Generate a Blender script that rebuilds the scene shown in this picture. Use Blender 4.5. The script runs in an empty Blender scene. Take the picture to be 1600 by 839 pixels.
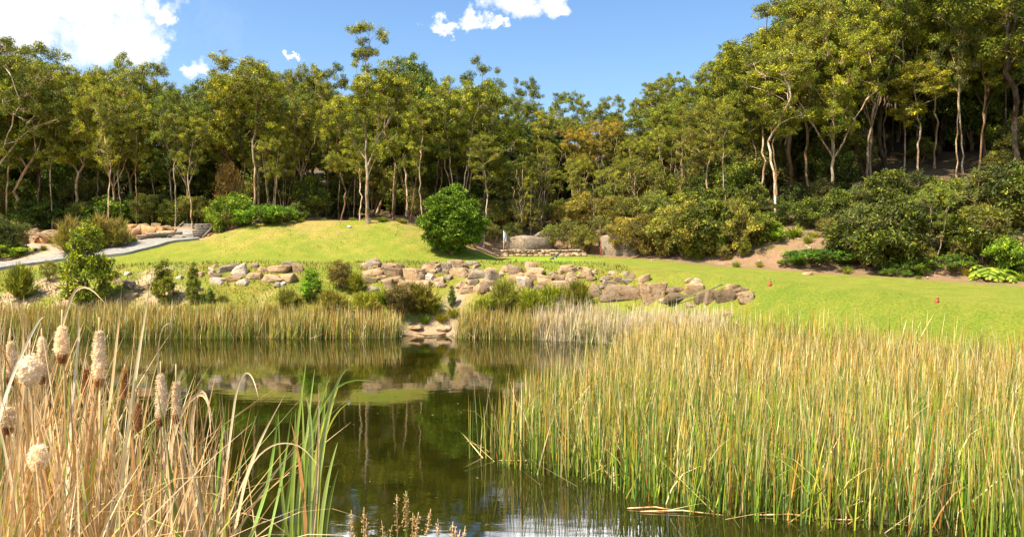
import bpy, math, random
import numpy as np
from mathutils import Vector

# ------------------------------------------------------------------ camera, light, sky
scene = bpy.context.scene
COL = scene.collection
RW, RH, F, HOR, CAMZ = 1600.0, 839.0, 1200.0, 385.0, 3.6
cam_data = bpy.data.cameras.new('camera'); cam = bpy.data.objects.new('camera', cam_data)
COL.objects.link(cam); scene.camera = cam
cam.location = (0, 0, CAMZ); cam.rotation_euler = (math.radians(90), 0, 0)
cam_data.sensor_width = 36; cam_data.lens = 36 * F / RW
cam_data.shift_y = -(RH / 2 - HOR) / RW
cam_data.clip_start = 0.05; cam_data.clip_end = 3000

SUN_EL, SUN_AZ = math.radians(57), math.radians(238)   # azimuth clockwise from +Y: behind the camera, to the left
sd = Vector((math.sin(SUN_AZ) * math.cos(SUN_EL), math.cos(SUN_AZ) * math.cos(SUN_EL), math.sin(SUN_EL)))
sun_data = bpy.data.lights.new('sun', 'SUN'); sun = bpy.data.objects.new('sun', sun_data); COL.objects.link(sun)
sun_data.energy = 5.0; sun_data.angle = math.radians(0.6); sun_data.color = (1, .915, .75)
sun.rotation_euler = sd.to_track_quat('Z', 'Y').to_euler()
scene.view_settings.view_transform = 'Standard'; scene.view_settings.look = 'None'
scene.view_settings.gamma = 1; scene.view_settings.exposure = 1.12
cy = scene.cycles
cy.max_bounces = 6; cy.diffuse_bounces = 3; cy.glossy_bounces = 3; cy.transmission_bounces = 3; cy.transparent_max_bounces = 4
cy.use_denoising = True

class NT:                                     # small helper for node graphs
    def __init__(s, tree): s.t = tree; s.n = tree.nodes; s.l = tree.links
    def node(s, typ, **kw):
        n = s.n.new(typ)
        for k, v in kw.items(): setattr(n, k, v)
        return n
    def put(s, sock, v):
        if isinstance(v, bpy.types.NodeSocket): s.l.new(v, sock)
        else:
            if hasattr(sock.default_value, '__len__') and not hasattr(v, '__len__'): v = (v,) * len(sock.default_value)
            if hasattr(sock.default_value, '__len__') and len(sock.default_value) == 4 and len(v) == 3: v = (*v, 1)
            sock.default_value = v
    def math(s, op, a, b=0.0, c=None, clamp=False):
        n = s.node('ShaderNodeMath', operation=op, use_clamp=clamp)
        s.put(n.inputs[0], a); s.put(n.inputs[1], b)
        if c is not None: s.put(n.inputs[2], c)
        return n.outputs[0]
    def noise(s, vec, scale, detail=4, rough=.55, dist=0.0):
        n = s.node('ShaderNodeTexNoise'); s.put(n.inputs['Vector'], vec)
        n.inputs['Scale'].default_value = scale; n.inputs['Detail'].default_value = detail
        n.inputs['Roughness'].default_value = rough; n.inputs['Distortion'].default_value = dist
        return n.outputs['Fac']
    def ramp(s, x, a, b, lo=0.0, hi=1.0):      # smoothstep map
        n = s.node('ShaderNodeMapRange', interpolation_type='SMOOTHSTEP')
        s.put(n.inputs[0], x); s.put(n.inputs[1], a); s.put(n.inputs[2], b); s.put(n.inputs[3], lo); s.put(n.inputs[4], hi)
        return n.outputs[0]
    def mix(s, f, a, b, mode='MIX'):
        n = s.node('ShaderNodeMix', data_type='RGBA', blend_type=mode)
        s.put(n.inputs[0], f); s.put(n.inputs[6], a); s.put(n.inputs[7], b)
        return n.outputs[2]

world = bpy.data.worlds.new('World'); scene.world = world; world.use_nodes = True
w = NT(world.node_tree); w.n.clear()
sky = w.node('ShaderNodeTexSky', sky_type='NISHITA', sun_disc=False)
sky.sun_elevation = SUN_EL; sky.sun_rotation = SUN_AZ; sky.air_density = 1.0; sky.dust_density = 1.1; sky.ozone_density = 2.5
tc = w.node('ShaderNodeTexCoord'); sx = w.node('ShaderNodeSeparateXYZ'); w.l.new(tc.outputs['Generated'], sx.inputs[0])
yy = w.math('MAXIMUM', sx.outputs[1], .02)
U0 = w.math('DIVIDE', sx.outputs[0], yy); V0 = w.math('DIVIDE', sx.outputs[2], yy)
cv0 = w.node('ShaderNodeCombineXYZ'); w.put(cv0.inputs[0], U0); w.put(cv0.inputs[1], V0)
def warp(base, off, amp, sc):
    mp_ = w.node('ShaderNodeMapping'); w.l.new(cv0.outputs[0], mp_.inputs[0]); mp_.inputs['Location'].default_value = (off, off * .7, 0)
    return w.math('ADD', base, w.math('MULTIPLY', w.math('SUBTRACT', w.noise(mp_.outputs[0], sc, 5, .65), .5), amp))
U = warp(warp(U0, 3, .10, 14), 9, .05, 40); V = warp(warp(V0, 7, .07, 14), 5, .04, 40)
def blob(px, py, rx, ry):
    a = w.math('DIVIDE', w.math('SUBTRACT', U, (px - 800) / F), rx / F)
    b = w.math('DIVIDE', w.math('SUBTRACT', V, (HOR - py) / F), ry / F)
    return w.math('SUBTRACT', 1.0, w.math('ADD', w.math('MULTIPLY', a, a), w.math('MULTIPLY', b, b)))
acc = None
for args in [(60, 10, 190, 85), (150, 65, 110, 55), (215, 70, 52, 34), (252, 12, 34, 16), (30, 60, 90, 40), (308, 112, 22, 18),
             (692, 38, 26, 12), (742, 27, 26, 14), (800, 2, 44, 24), (868, 8, 34, 22), (775, 36, 18, 8), (455, 88, 12, 6),
             (1470, 70, 150, 75), (1330, 20, 60, 40), (600, -120, 130, 95), (905, -125, 190, 105), (760, -260, 500, 110), (330, -190, 120, 60)]:
    b = blob(*args); acc = b if acc is None else w.math('MAXIMUM', acc, b)
cv = w.node('ShaderNodeCombineXYZ'); w.put(cv.inputs[0], U); w.put(cv.inputs[1], V)
n1 = w.noise(cv.outputs[0], 9, 7, .6, .3)
dens = w.math('ADD', w.math('MAXIMUM', acc, -1.6), w.math('MULTIPLY', w.math('SUBTRACT', n1, .5), 3.4))
front = w.ramp(dens, -.25, 1.05)
wisp = w.math('MULTIPLY', w.ramp(w.noise(cv.outputs[0], 3.2, 7, .62, .6), .55, .8), .16)
front = w.math('MAXIMUM', front, wisp)
back = w.ramp(w.noise(tc.outputs['Generated'], 2.5, 6, .6), .56, .7, 0, .7)
isf = w.ramp(sx.outputs[1], .02, .25)
fac = w.math('ADD', w.math('MULTIPLY', front, isf), w.math('MULTIPLY', back, w.math('SUBTRACT', 1.0, isf)))
hs = w.node('ShaderNodeHueSaturation'); w.put(hs.inputs['Color'], sky.outputs[0])
hs.inputs['Saturation'].default_value = 1.15; hs.inputs['Value'].default_value = 1.2
shade = w.ramp(w.noise(cv.outputs[0], 6, 5, .6), .3, .7, .82, 1.0)
cl = w.mix(1.0, w.mix(w.ramp(V0, .33, .39), (7.6, 7.6, 7.7), (46, 46, 47)), shade, 'MULTIPLY')
cmix = w.mix(fac, hs.outputs[0], cl)
bg = w.node('ShaderNodeBackground'); w.put(bg.inputs[0], cmix); bg.inputs[1].default_value = .085
wo = w.node('ShaderNodeOutputWorld'); w.l.new(bg.outputs[0], wo.inputs[0])
world.cycles.sampling_method = 'MANUAL'; world.cycles.sample_map_resolution = 512

# ------------------------------------------------------------------ materials
def mat(name, rough=.9, spec=.3):
    m = bpy.data.materials.new(name); m.use_nodes = True
    t = NT(m.node_tree); t.n.clear()
    o = t.node('ShaderNodeOutputMaterial'); p = t.node('ShaderNodeBsdfPrincipled')
    p.inputs['Roughness'].default_value = rough; p.inputs['Specular IOR Level'].default_value = spec
    t.l.new(p.outputs[0], o.inputs[0]); return m, t, p, o
def leaf_mat(name, trans=.35, rough=.55, spec=.25):
    # colour of each blade or leaf, painted crown light and shade included, comes with the mesh, the tint of the whole plant with the object
    m, t, p, o = mat(name, rough, spec)
    at = t.node('ShaderNodeAttribute', attribute_name='Col'); oi = t.node('ShaderNodeObjectInfo')
    g = t.node('ShaderNodeNewGeometry')
    c = t.mix(1.0, at.outputs['Color'], oi.outputs['Color'], 'MULTIPLY')
    c = t.mix(1.0, c, t.ramp(t.noise(g.outputs['Position'], 3.0, 3), .25, .75, .78, 1.22), 'MULTIPLY')
    t.put(p.inputs['Base Color'], c)
    tr = t.node('ShaderNodeBsdfTranslucent'); t.put(tr.inputs[0], t.mix(1.0, c, (1.1, 1.15, .6), 'MULTIPLY'))
    mx = t.node('ShaderNodeMixShader'); mx.inputs[0].default_value = trans
    t.l.new(p.outputs[0], mx.inputs[1]); t.l.new(tr.outputs[0], mx.inputs[2]); t.l.new(mx.outputs[0], o.inputs[0])
    return m
LEAF = leaf_mat('leaves', .2); BLADE = leaf_mat('reed_blades', .16, .5, .3)
def bark_mat():
    m, t, p, o = mat('bark', .9, .2)
    oi = t.node('ShaderNodeObjectInfo'); c0 = t.node('ShaderNodeTexCoord')
    mp = t.node('ShaderNodeMapping'); t.l.new(c0.outputs['Object'], mp.inputs[0]); mp.inputs['Scale'].default_value = (1, 1, .25)
    n = t.noise(mp.outputs[0], 7, 5, .65); n2 = t.noise(c0.outputs['Object'], 1.6, 4, .6)
    c = t.mix(t.ramp(n, .38, .62), (.55, .36, .2), (1.25, 1.2, 1.1))
    c = t.mix(t.ramp(n2, .5, .66, 0, .65), c, (.95, .5, .25))
    t.put(p.inputs['Base Color'], t.mix(1.0, oi.outputs['Color'], c, 'MULTIPLY'))
    b = t.node('ShaderNodeBump'); b.inputs['Strength'].default_value = .6; b.inputs['Distance'].default_value = .03
    t.put(b.inputs['Height'], n); t.l.new(b.outputs[0], p.inputs['Normal'])
    return m
BARK = bark_mat()
def rock_mat():
    m, t, p, o = mat('sandstone', .92, .2)
    oi = t.node('ShaderNodeObjectInfo'); g = t.node('ShaderNodeNewGeometry')
    n = t.noise(g.outputs['Position'], 2.6, 6, .65); n2 = t.noise(g.outputs['Position'], 9, 5, .7); n3 = t.noise(g.outputs['Position'], 5, 5, .6, .8)
    c = t.mix(t.ramp(n, .35, .65), (.46, .36, .25), (.58, .53, .45))
    c = t.mix(t.ramp(n3, .54, .66, 0, .8), c, (.2, .13, .07))
    c = t.mix(t.ramp(n2, .56, .66, 0, .8), c, (.75, .74, .7))
    t.put(p.inputs['Base Color'], t.mix(1.0, c, oi.outputs['Color'], 'MULTIPLY'))
    b = t.node('ShaderNodeBump'); b.inputs['Strength'].default_value = .8; b.inputs['Distance'].default_value = .06
    t.put(b.inputs['Height'], t.math('ADD', n2, n3)); t.l.new(b.outputs[0], p.inputs['Normal'])
    return m
ROCK = rock_mat()
def plain_mat(name, col, col2, scale=6, rough=.8, bump=.3, metal=0):
    m, t, p, o = mat(name, rough, .3)
    g = t.node('ShaderNodeNewGeometry'); n = t.noise(g.outputs['Position'], scale, 6, .65)
    t.put(p.inputs['Base Color'], t.mix(t.ramp(n, .35, .65), col, col2)); p.inputs['Metallic'].default_value = metal
    b = t.node('ShaderNodeBump'); b.inputs['Strength'].default_value = bump; b.inputs['Distance'].default_value = .02
    t.put(b.inputs['Height'], n); t.l.new(b.outputs[0], p.inputs['Normal'])
    return m
CONCRETE = plain_mat('path_concrete', (.20, .185, .16), (.29, .27, .235), 5)
TIMBER = plain_mat('weathered_timber', (.12, .095, .07), (.26, .22, .17), 8)
REDPAINT = plain_mat('red_paint', (.42, .07, .03), (.55, .13, .06), 20)
WHITE = plain_mat('white_paint', (.7, .72, .75), (.82, .84, .86), 20)
PIPE = plain_mat('dark_poly_pipe', (.05, .07, .06), (.12, .15, .13), 5, .5)
FEATHER = plain_mat('feathers', (.03, .03, .03), (.12, .1, .09), 30)
FEATHERW = plain_mat('white_feathers', (.7, .7, .68), (.8, .8, .78), 30)
FLUFF = leaf_mat('seed_fluff', .25, .95, .1)

# ------------------------------------------------------------------ object helpers
def tag(o, label=None, cat=None, group=None, kind=None):
    if label: o['label'] = label
    if cat: o['category'] = cat
    if group: o['group'] = group
    if kind: o['kind'] = kind
    return o
def empty(name, loc, rz=0.0, label=None, cat=None, group=None):
    o = bpy.data.objects.new(name, None); COL.objects.link(o); o.location = loc; o.rotation_euler = (0, 0, rz)
    o.empty_display_size = .2
    return tag(o, label, cat, group)
class MB:                                     # collects vertices and faces, builds ONE mesh
    def __init__(s): s.v = []; s.f = []; s.c = []; s.n = 0
    def add(s, v, faces, col=(1, 1, 1)):
        v = np.asarray(v, float).reshape(-1, 3); s.v.append(v)
        for f in faces: s.f.append(np.asarray(f, int).reshape(len(f), -1) + s.n)
        c = np.asarray(col, float)
        s.c.append(np.broadcast_to(c, (len(v), 3)) if c.ndim == 1 else c.reshape(-1, 3)); s.n += len(v)
    def mesh(s, name, m, smooth=False):
        me = bpy.data.meshes.new(name); V = np.concatenate(s.v)
        me.vertices.add(len(V)); me.vertices.foreach_set('co', V.astype(np.float32).ravel())
        fs = [f for f in s.f if len(f)]
        loops = np.concatenate([f.ravel() for f in fs]); tot = np.concatenate([np.full(len(f), f.shape[1]) for f in fs])
        me.loops.add(len(loops)); me.loops.foreach_set('vertex_index', loops.astype(np.int32))
        me.polygons.add(len(tot)); st = np.concatenate([[0], np.cumsum(tot)[:-1]])
        me.polygons.foreach_set('loop_start', st.astype(np.int32)); me.polygons.foreach_set('loop_total', tot.astype(np.int32))
        if smooth: me.polygons.foreach_set('use_smooth', np.ones(len(tot), bool))
        at = me.color_attributes.new('Col', 'FLOAT_COLOR', 'POINT')
        C = np.concatenate(s.c); at.data.foreach_set('color', np.hstack([C, np.ones((len(C), 1))]).astype(np.float32).ravel())
        me.update(calc_edges=True); me.validate(); me.materials.append(m); return me
    def build(s, name, m, parent=None, smooth=False, color=None):
        o = bpy.data.objects.new(name, s.mesh(name, m, smooth)); COL.objects.link(o)
        if parent: o.parent = parent
        if color: o.color = (*color, 1)
        return o
def norm(a): return a / np.maximum(np.linalg.norm(a, axis=-1, keepdims=True), 1e-9)
def quads_grid(a, b, wrap=False):             # faces of an a x b vertex grid
    i = np.arange(a - 1)[:, None]; j = np.arange(b if wrap else b - 1)[None, :]; j2 = (j + 1) % b
    return np.stack([i * b + j, i * b + j2, (i + 1) * b + j2, (i + 1) * b + j], -1).reshape(-1, 4)

def leaves(mb, P, D, L, Wd, C, rng):          # one rhombic face per leaf
    n = len(P); D = norm(D); side = norm(np.cross(D, rng.normal(size=(n, 3))))
    L = np.broadcast_to(L, n)[:, None]; Wd = np.broadcast_to(Wd, n)[:, None]
    v = np.stack([P, P + D * L * .45 + side * Wd * .5, P + D * L, P + D * L * .45 - side * Wd * .5], 1)
    mb.add(v, [np.arange(4 * n).reshape(n, 4)], np.repeat(C, 4, 0))
def blades(mb, B, Hh, az, lean, bend, Wd, C0, C1, seg=5, vfold=0.0, rng=None, twist=0.0, mid=None):
    # tapering ribbons: B base, Hh length, az azimuth of the lean, lean start angle, bend total extra angle
    n = len(B); t = np.linspace(0, 1, seg + 1)
    Hh, az, lean, bend, Wd = [np.broadcast_to(np.asarray(q, float), n) for q in (Hh, az, lean, bend, Wd)]
    ang = lean[:, None] + bend[:, None] * t[None, :] ** 2.2
    dl = Hh[:, None] / seg
    hx = np.cumsum(np.sin((ang[:, 1:] + ang[:, :-1]) / 2) * dl, 1); hz = np.cumsum(np.cos((ang[:, 1:] + ang[:, :-1]) / 2) * dl, 1)
    hx = np.hstack([np.zeros((n, 1)), hx]); hz = np.hstack([np.zeros((n, 1)), hz])
    X = B[:, None, 0] + hx * np.cos(az)[:, None]; Y = B[:, None, 1] + hx * np.sin(az)[:, None]; Z = B[:, None, 2] + hz
    P = np.stack([X, Y, Z], -1)
    fa = rng.uniform(0, math.pi, n)[:, None] + twist * t[None, :] * rng.normal(size=n)[:, None]
    S = np.stack([np.cos(fa), np.sin(fa), np.zeros_like(fa)], -1)
    wv = Wd[:, None] * np.where(t < .6, 1 - .15 * t / .6, .85 * (1 - (t - .6) / .4) ** .8 + .04)[None, :]
    tc_ = (t ** 2.3)[None, :, None]; C = C0[:, None, :] * (1 - tc_) + C1[:, None, :] * tc_
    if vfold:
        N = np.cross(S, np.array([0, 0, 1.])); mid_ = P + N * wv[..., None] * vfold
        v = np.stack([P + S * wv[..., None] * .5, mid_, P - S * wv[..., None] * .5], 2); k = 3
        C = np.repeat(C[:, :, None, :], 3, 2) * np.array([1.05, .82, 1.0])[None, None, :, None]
    else:
        v = np.stack([P + S * wv[..., None] * .5, P - S * wv[..., None] * .5], 2); k = 2
        C = np.repeat(C[:, :, None, :], 2, 2)
    q = quads_grid(seg + 1, k); off = (np.arange(n) * (seg + 1) * k)[:, None, None]
    mb.add(v.reshape(-1, 3), [(q[None] + off).reshape(-1, 4)], C.reshape(-1, 3))
def frusta(mb, A, B, ra, rb, da, db, sides=5, col=(1, 1, 1)):
    n = len(A); ax = np.array([.35, .93, .11])
    def ring(P, r, d):
        d = norm(d); e1 = norm(np.cross(d, ax)); e2 = np.cross(d, e1)
        th = np.arange(sides) * 2 * math.pi / sides
        return P[:, None] + r[:, None, None] * (e1[:, None] * np.cos(th)[None, :, None] + e2[:, None] * np.sin(th)[None, :, None])
    v = np.stack([ring(A, ra, da), ring(B, rb, db)], 1); q = quads_grid(2, sides, True)
    off = (np.arange(n) * 2 * sides)[:, None, None]
    mb.add(v.reshape(-1, 3), [(q[None] + off).reshape(-1, 4)], col)
def tube(mb, pts, rad, sides=8, col=(1, 1, 1), cap=True):
    P = np.asarray(pts, float); m_ = len(P); rad = np.broadcast_to(rad, m_)
    d = norm(np.gradient(P, axis=0)); ax = np.array([.35, .93, .11]); e1 = norm(np.cross(d, ax)); e2 = np.cross(d, e1)
    th = np.arange(sides) * 2 * math.pi / sides
    v = P[:, None] + rad[:, None, None] * (e1[:, None] * np.cos(th)[None, :, None] + e2[:, None] * np.sin(th)[None, :, None])
    fs = [quads_grid(m_, sides, True)]
    if cap: fs += [np.arange(sides)[::-1][None], (np.arange(sides) + (m_ - 1) * sides)[None]]
    mb.add(v.reshape(-1, 3), fs, col)
def box(mb, c, s, rz=0.0, col=(1, 1, 1), jit=0.0, rng=None, tilt=0.0):
    v = np.array([[x, y, z] for x in (-.5, .5) for y in (-.5, .5) for z in (-.5, .5)]) * np.array(s)
    if jit: v += rng.normal(size=v.shape) * jit
    v = np.stack([v[:, 0] * math.cos(tilt) - v[:, 2] * math.sin(tilt), v[:, 1], v[:, 0] * math.sin(tilt) + v[:, 2] * math.cos(tilt)], 1)
    v = np.stack([v[:, 0] * math.cos(rz) - v[:, 1] * math.sin(rz), v[:, 0] * math.sin(rz) + v[:, 1] * math.cos(rz), v[:, 2]], 1) + np.array(c)
    mb.add(v, [[[0, 1, 3, 2], [4, 6, 7, 5], [0, 4, 5, 1], [2, 3, 7, 6], [0, 2, 6, 4], [1, 5, 7, 3]]], col)

# ------------------------------------------------------------------ terrain
POND = np.array([(-34, 31.2), (-26, 30.9), (-19, 30.6), (-12, 30.3), (-7, 30.5), (-4.6, 30.4), (-4, 31.0), (-2.6, 31.1), (-2.0, 30.4), (0, 30.2), (2.5, 29.9),
                 (5, 28.4), (6.6, 26.4), (8.6, 24.4), (11, 22), (13.2, 19.8), (15.4, 17), (17.5, 13), (18.5, 9), (17, 5.5), (12, 4.6), (6, 5.6), (2, 6.6),
                 (-1, 6.9), (-4, 6.8), (-8, 7.6), (-13, 10), (-20, 14), (-30, 20), (-38, 26)], float)
def pond_dist(x, y):                          # signed distance to the shoreline, positive on land
    x = np.asarray(x, float); y = np.asarray(y, float); d = np.full(x.shape, 1e9); ins = np.zeros(x.shape, bool)
    A = POND; Bp = np.roll(POND, -1, 0)
    for (ax, ay), (bx, by) in zip(A, Bp):
        ex, ey = bx - ax, by - ay; t = np.clip(((x - ax) * ex + (y - ay) * ey) / (ex * ex + ey * ey), 0, 1)
        d = np.minimum(d, np.hypot(x - ax - t * ex, y - ay - t * ey))
        if ay != by:
            c = ((ay > y) != (by > y)) & (x < (bx - ax) * (y - ay) / (by - ay) + ax); ins ^= c
    return np.where(ins, -d, d)
def sstep(x, a, b): t = np.clip((x - a) / (b - a), 0, 1); return t * t * (3 - 2 * t)
def wob(x, y, s):                             # cheap smooth noise
    return (np.sin(x * s * 1.3 + 1.7 * np.sin(y * s * .7)) + np.sin(y * s * 1.1 + 1.3 + 1.9 * np.sin(x * s * .8 + .5)) + .6 * np.sin((x + y) * s * 2.1 + np.sin((x - y) * s * 1.7))) / 2.6
def u_of(x, y): return np.clip(x / np.maximum(y, 9), -1.2, 1.2)
def back_line(u): return np.interp(u, [-.3, 0, .08, .2, .4, .67, 1.0], [43, 43, 43.5, 39, 33.5, 30, 28])
def height(x, y):
    x = np.asarray(x, float); y = np.asarray(y, float)
    s = pond_dist(x, y); u = u_of(x, y)
    L = np.interp(u, [-.67, -.4, .1, .25, .45, .67, 1.0], [2.5, 2.85, 2.87, 2.5, 2.14, 1.8, 1.7])
    wd = np.interp(u, [-.67, -.45, .1, .25, .45, .67], [6.5, 5.2, 4.4, 3.7, 3.2, 2.6])
    near = 1 - sstep(y, 8, 14); L = L * (1 - near) + 2.0 * near; wd = wd * (1 - near) + 6.5 * near
    t = np.clip(s / wd, 0, 1.0); land = L * (1 - (1 - t) ** 1.55 * (1 - .0 * t))
    land = land + .03 * np.clip(s - wd, 0, 9) * (u > .05) * np.clip((u - .05) * 6, 0, 1)
    M = np.interp(u, [-.7, -.4, -.34, -.27, -.15, -.08, -.02, .1], [1.1, 1.2, 2.0, 2.15, 2.15, 1.45, .25, .15])
    land = land + M * sstep(y, 35.6, 42.5) * sstep(y, 20, 34)
    berm = np.interp(u, [-.7, -.42, -.38], [.75, .75, 0]) * sstep(y, 43.0, 44.0); land = land + berm
    sl = np.interp(u, [-.6, -.3, -.12, 0, .1, .3, .5, .9], [.05, .05, .08, .25, .27, .33, .38, .4])
    B = back_line(u); q = np.clip(y - B, 0, None); q = q * sstep(q, 0, 3.5)
    land = land + np.interp(u, [-.1, 0.05], [.16, 0]) * np.clip(y - 54, 0, 40) * sstep(y, 54, 62); far = np.minimum(q, 45) + 12 * (1 - np.exp(-np.clip(q - 45, 0, None) / 14)); land = land + sl * far
    rough = sstep(q, 0, 6); land = land + wob(x, y, .8) * (.05 + .25 * rough) * sstep(s, 1, 4) + wob(x, y, 2.7) * (.02 + .06 * rough) * sstep(s, 0, 2) * sstep(y, 8, 12)
    bed = -np.clip(-s * .4, 0, .8)
    return np.where(s > 0, land, bed)
def hz(x, y): return float(height(np.array([x]), np.array([y]))[0])
def ground(px, py, ymin=12.0, ymax=140.0):    # where the sight line through a photo pixel meets the land
    Y = np.arange(ymin, ymax, .03); X = (px - 800) / F * Y; Z = CAMZ - (py - HOR) / F * Y
    h = height(X, Y); k = np.nonzero(h >= Z)[0]
    k = k[0] if len(k) else -1
    return float(X[k]), float(Y[k]), float(h[k])
def stand(px, Y): x = (px - 800) / F * Y; return x, Y, hz(x, Y)

def axis(lo, a, b, hi, fine, coarse):
    l = [a]; st = fine
    while l[-1] > lo: st = min(st * 1.15, coarse); l.append(l[-1] - st)
    r = [b]; st = fine
    while r[-1] < hi: st = min(st * 1.15, coarse); r.append(r[-1] + st)
    return np.array(l[::-1] + list(np.arange(a + fine, b, fine)) + r)
gx = axis(-900, -32, 34, 900, .3, 40); gy = axis(-300, 2, 52, 1400, .25, 40)
GX, GY = np.meshgrid(gx, gy); GZ = height(GX, GY); S_ = pond_dist(GX, GY); U_ = u_of(GX, GY)
# what the ground is made of (its own colour, with shade painted in under the forest): grass, dry grass, leaf litter, sand, gravel
rs = np.random.default_rng(3)
def lerp(a, b, t): return a * (1 - t[..., None]) + np.array(b) * t[..., None]
LAWN = np.array([.18, .2, .022]); g0 = np.broadcast_to(LAWN, GX.shape + (3,)).copy()
nz = wob(GX, GY, .9) * .5 + wob(GX, GY, 2.3) * .35 + wob(GX, GY, 5.1) * .25
wd_ = np.interp(U_, [-.67, -.45, .1, .25, .45, .67], [6.5, 5.2, 4.4, 3.7, 3.2, 2.6])
bank = 1 - sstep(S_, wd_ - .4, wd_ + .3)
g0 = lerp(g0, (.17, .15, .022), bank * sstep(nz, -.6, .5) * .9 * np.interp(U_, [.2, .4], [1, .15]))
g0 = lerp(g0, (.125, .155, .015), bank * np.interp(U_, [.2, .35], [0, .75]))
g0 = lerp(g0, (.36, .29, .09), bank * sstep(nz, .3, .7) * .7 * (U_ < .15))
mound = sstep(GY, 36.6, 39) * (U_ < .0) * (U_ > -.45)
g0 = lerp(g0, (.25, .22, .04), mound * sstep(nz, -.4, .6) * .8)
g0 = lerp(g0, (.33, .21, .075), mound * sstep(GY, 38.6, 42) * sstep(nz, -.5, .4) * .8)
Bk = back_line(U_); 
lit = sstep(GY - Bk + nz * 1.2, -1.6, .6) * (U_ > -.02) + sstep(GY + nz, 42.0, 43.5) * (U_ <= -.02)
lit = np.clip(lit + sstep(GY + nz, 39.5, 41) * (U_ > -.06) * (U_ < -.01), 0, 1)
lc = lerp(np.broadcast_to(np.array([.23, .145, .08]), GX.shape + (3,)), (.2, .16, .05), sstep(nz, .1, .6))
lc = lerp(lc, (.32, .21, .125), sstep(-nz, .3, .7) * .8)
g0 = g0 * (1 - lit[..., None]) + lc * lit[..., None]
forest_shade = sstep(GY, 46, 50) * (U_ < .25) + sstep(GY - Bk, 4, 8) * (U_ >= .25); g0 = lerp(g0, (.09, .065, .035), np.clip(forest_shade, 0, 1) * .85)  # litter darkened inside the forest to stand for its shade
gb = ((U_ < -.36) * sstep(GY, 36.5, 37.0) * (1 - sstep(GY, 43.6, 44))); pathline = 36 + (GX + 24.5) * .62
g0 = lerp(g0, (.42, .29, .2), gb * sstep(GY - pathline, .6, 1.2) * (U_ < -.40))
g0 = lerp(g0, (.24, .3, .03), (U_ < -.39) * sstep(GY, 44, 44.3) * (1 - sstep(GY, 47, 48)))
dirt = (U_ < -.42) * (1 - sstep(GY, 34.5, 35.5)); g0 = lerp(g0, (.42, .3, .18), dirt * sstep(nz, -.2, .3))
shore = (1 - sstep(S_, .3, 1.0)); g0 = lerp(g0, (.22, .17, .09), shore)
sx0 = np.exp(-((GX + 3.3 + (GY - 31) * -.55) / np.interp(GY, [30, 31.3, 34], [1.0, .6, .28])) ** 2) * (1 - sstep(GY, 33.4, 34.4)) * (S_ > -1) * (GY > 28)
g0 = lerp(g0, (.36, .255, .155), np.clip(sx0 * 1.4, 0, 1))
green = np.exp(-(((GX - .6) / 3.2) ** 2 + ((GY - 38.2) / 1.6) ** 2) ** 2); g0 = lerp(g0, (.2, .31, .02), np.clip(green * 1.4, 0, 1) * .8)
water_in = S_ < -.1; g0[water_in] = (.06, .05, .02)
nearb = 1 - sstep(GY, 9, 12); g0 = lerp(g0, (.12, .1, .04), nearb * (S_ > 0))
mb = MB(); ny, nx = GX.shape
mb.add(np.stack([GX, GY, GZ], -1).reshape(-1, 3), [quads_grid(ny, nx)], g0.reshape(-1, 3))
gm, t, p, o = mat('ground', .95, .15)
at = t.node('ShaderNodeAttribute', attribute_name='Col'); g = t.node('ShaderNodeNewGeometry')
nf = t.noise(g.outputs['Position'], 14, 5, .7); nm = t.noise(g.outputs['Position'], 1.3, 5, .6)
mp = t.node('ShaderNodeMapping'); t.l.new(g.outputs['Position'], mp.inputs[0]); mp.inputs['Scale'].default_value = (1, 3, 1)
ns = t.noise(mp.outputs[0], 2.2, 5, .7)
c = t.mix(1.0, at.outputs['Color'], t.ramp(nf, .3, .7, .72, 1.28), 'MULTIPLY')
c = t.mix(1.0, c, t.mix(t.ramp(nm, .3, .7), (.82, .92, .8), (1.18, 1.05, 1.15)), 'MULTIPLY')
c = t.mix(t.ramp(ns, .56, .72, 0, .4), c, t.mix(1.0, c, (.55, .75, .6), 'MULTIPLY'))
t.put(p.inputs['Base Color'], c)
b = t.node('ShaderNodeBump'); b.inputs['Strength'].default_value = .7; b.inputs['Distance'].default_value = .06
t.put(b.inputs['Height'], t.math('ADD', nf, nm)); t.l.new(b.outputs[0], p.inputs['Normal'])
tag(mb.build('ground', gm, smooth=True), kind='structure')

# water: one sheet a little wider than the shoreline, covered by the land outside it
mb = MB(); cx = POND.mean(0); ringp = POND + norm(POND - cx) * .8
mb.add(np.column_stack([ringp, np.zeros(len(ringp))]), [np.arange(len(ringp))[::-1][None]])
wm, t, p, o = mat('water', .02, .5); g = t.node('ShaderNodeNewGeometry')
p.inputs['IOR'].default_value = 1.75; p.inputs['Roughness'].default_value = .025
mp = t.node('ShaderNodeMapping'); t.l.new(g.outputs['Position'], mp.inputs[0]); mp.inputs['Scale'].default_value = (.55, 1.5, 1)
a1 = t.noise(mp.outputs[0], 3.2, 3, .5); a2 = t.noise(mp.outputs[0], .7, 2, .5)
murk = t.mix(t.ramp(t.noise(g.outputs['Position'], .8, 4), .35, .7), (.009, .010, .001), (.020, .019, .002)); t.put(p.inputs['Base Color'], murk)
b = t.node('ShaderNodeBump'); b.inputs['Strength'].default_value = .07; b.inputs['Distance'].default_value = .05
t.put(b.inputs['Height'], t.math('ADD', t.math('MULTIPLY', a1, .35), a2)); t.l.new(b.outputs[0], p.inputs['Normal'])
tag(mb.build('water', wm), kind='structure')

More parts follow.
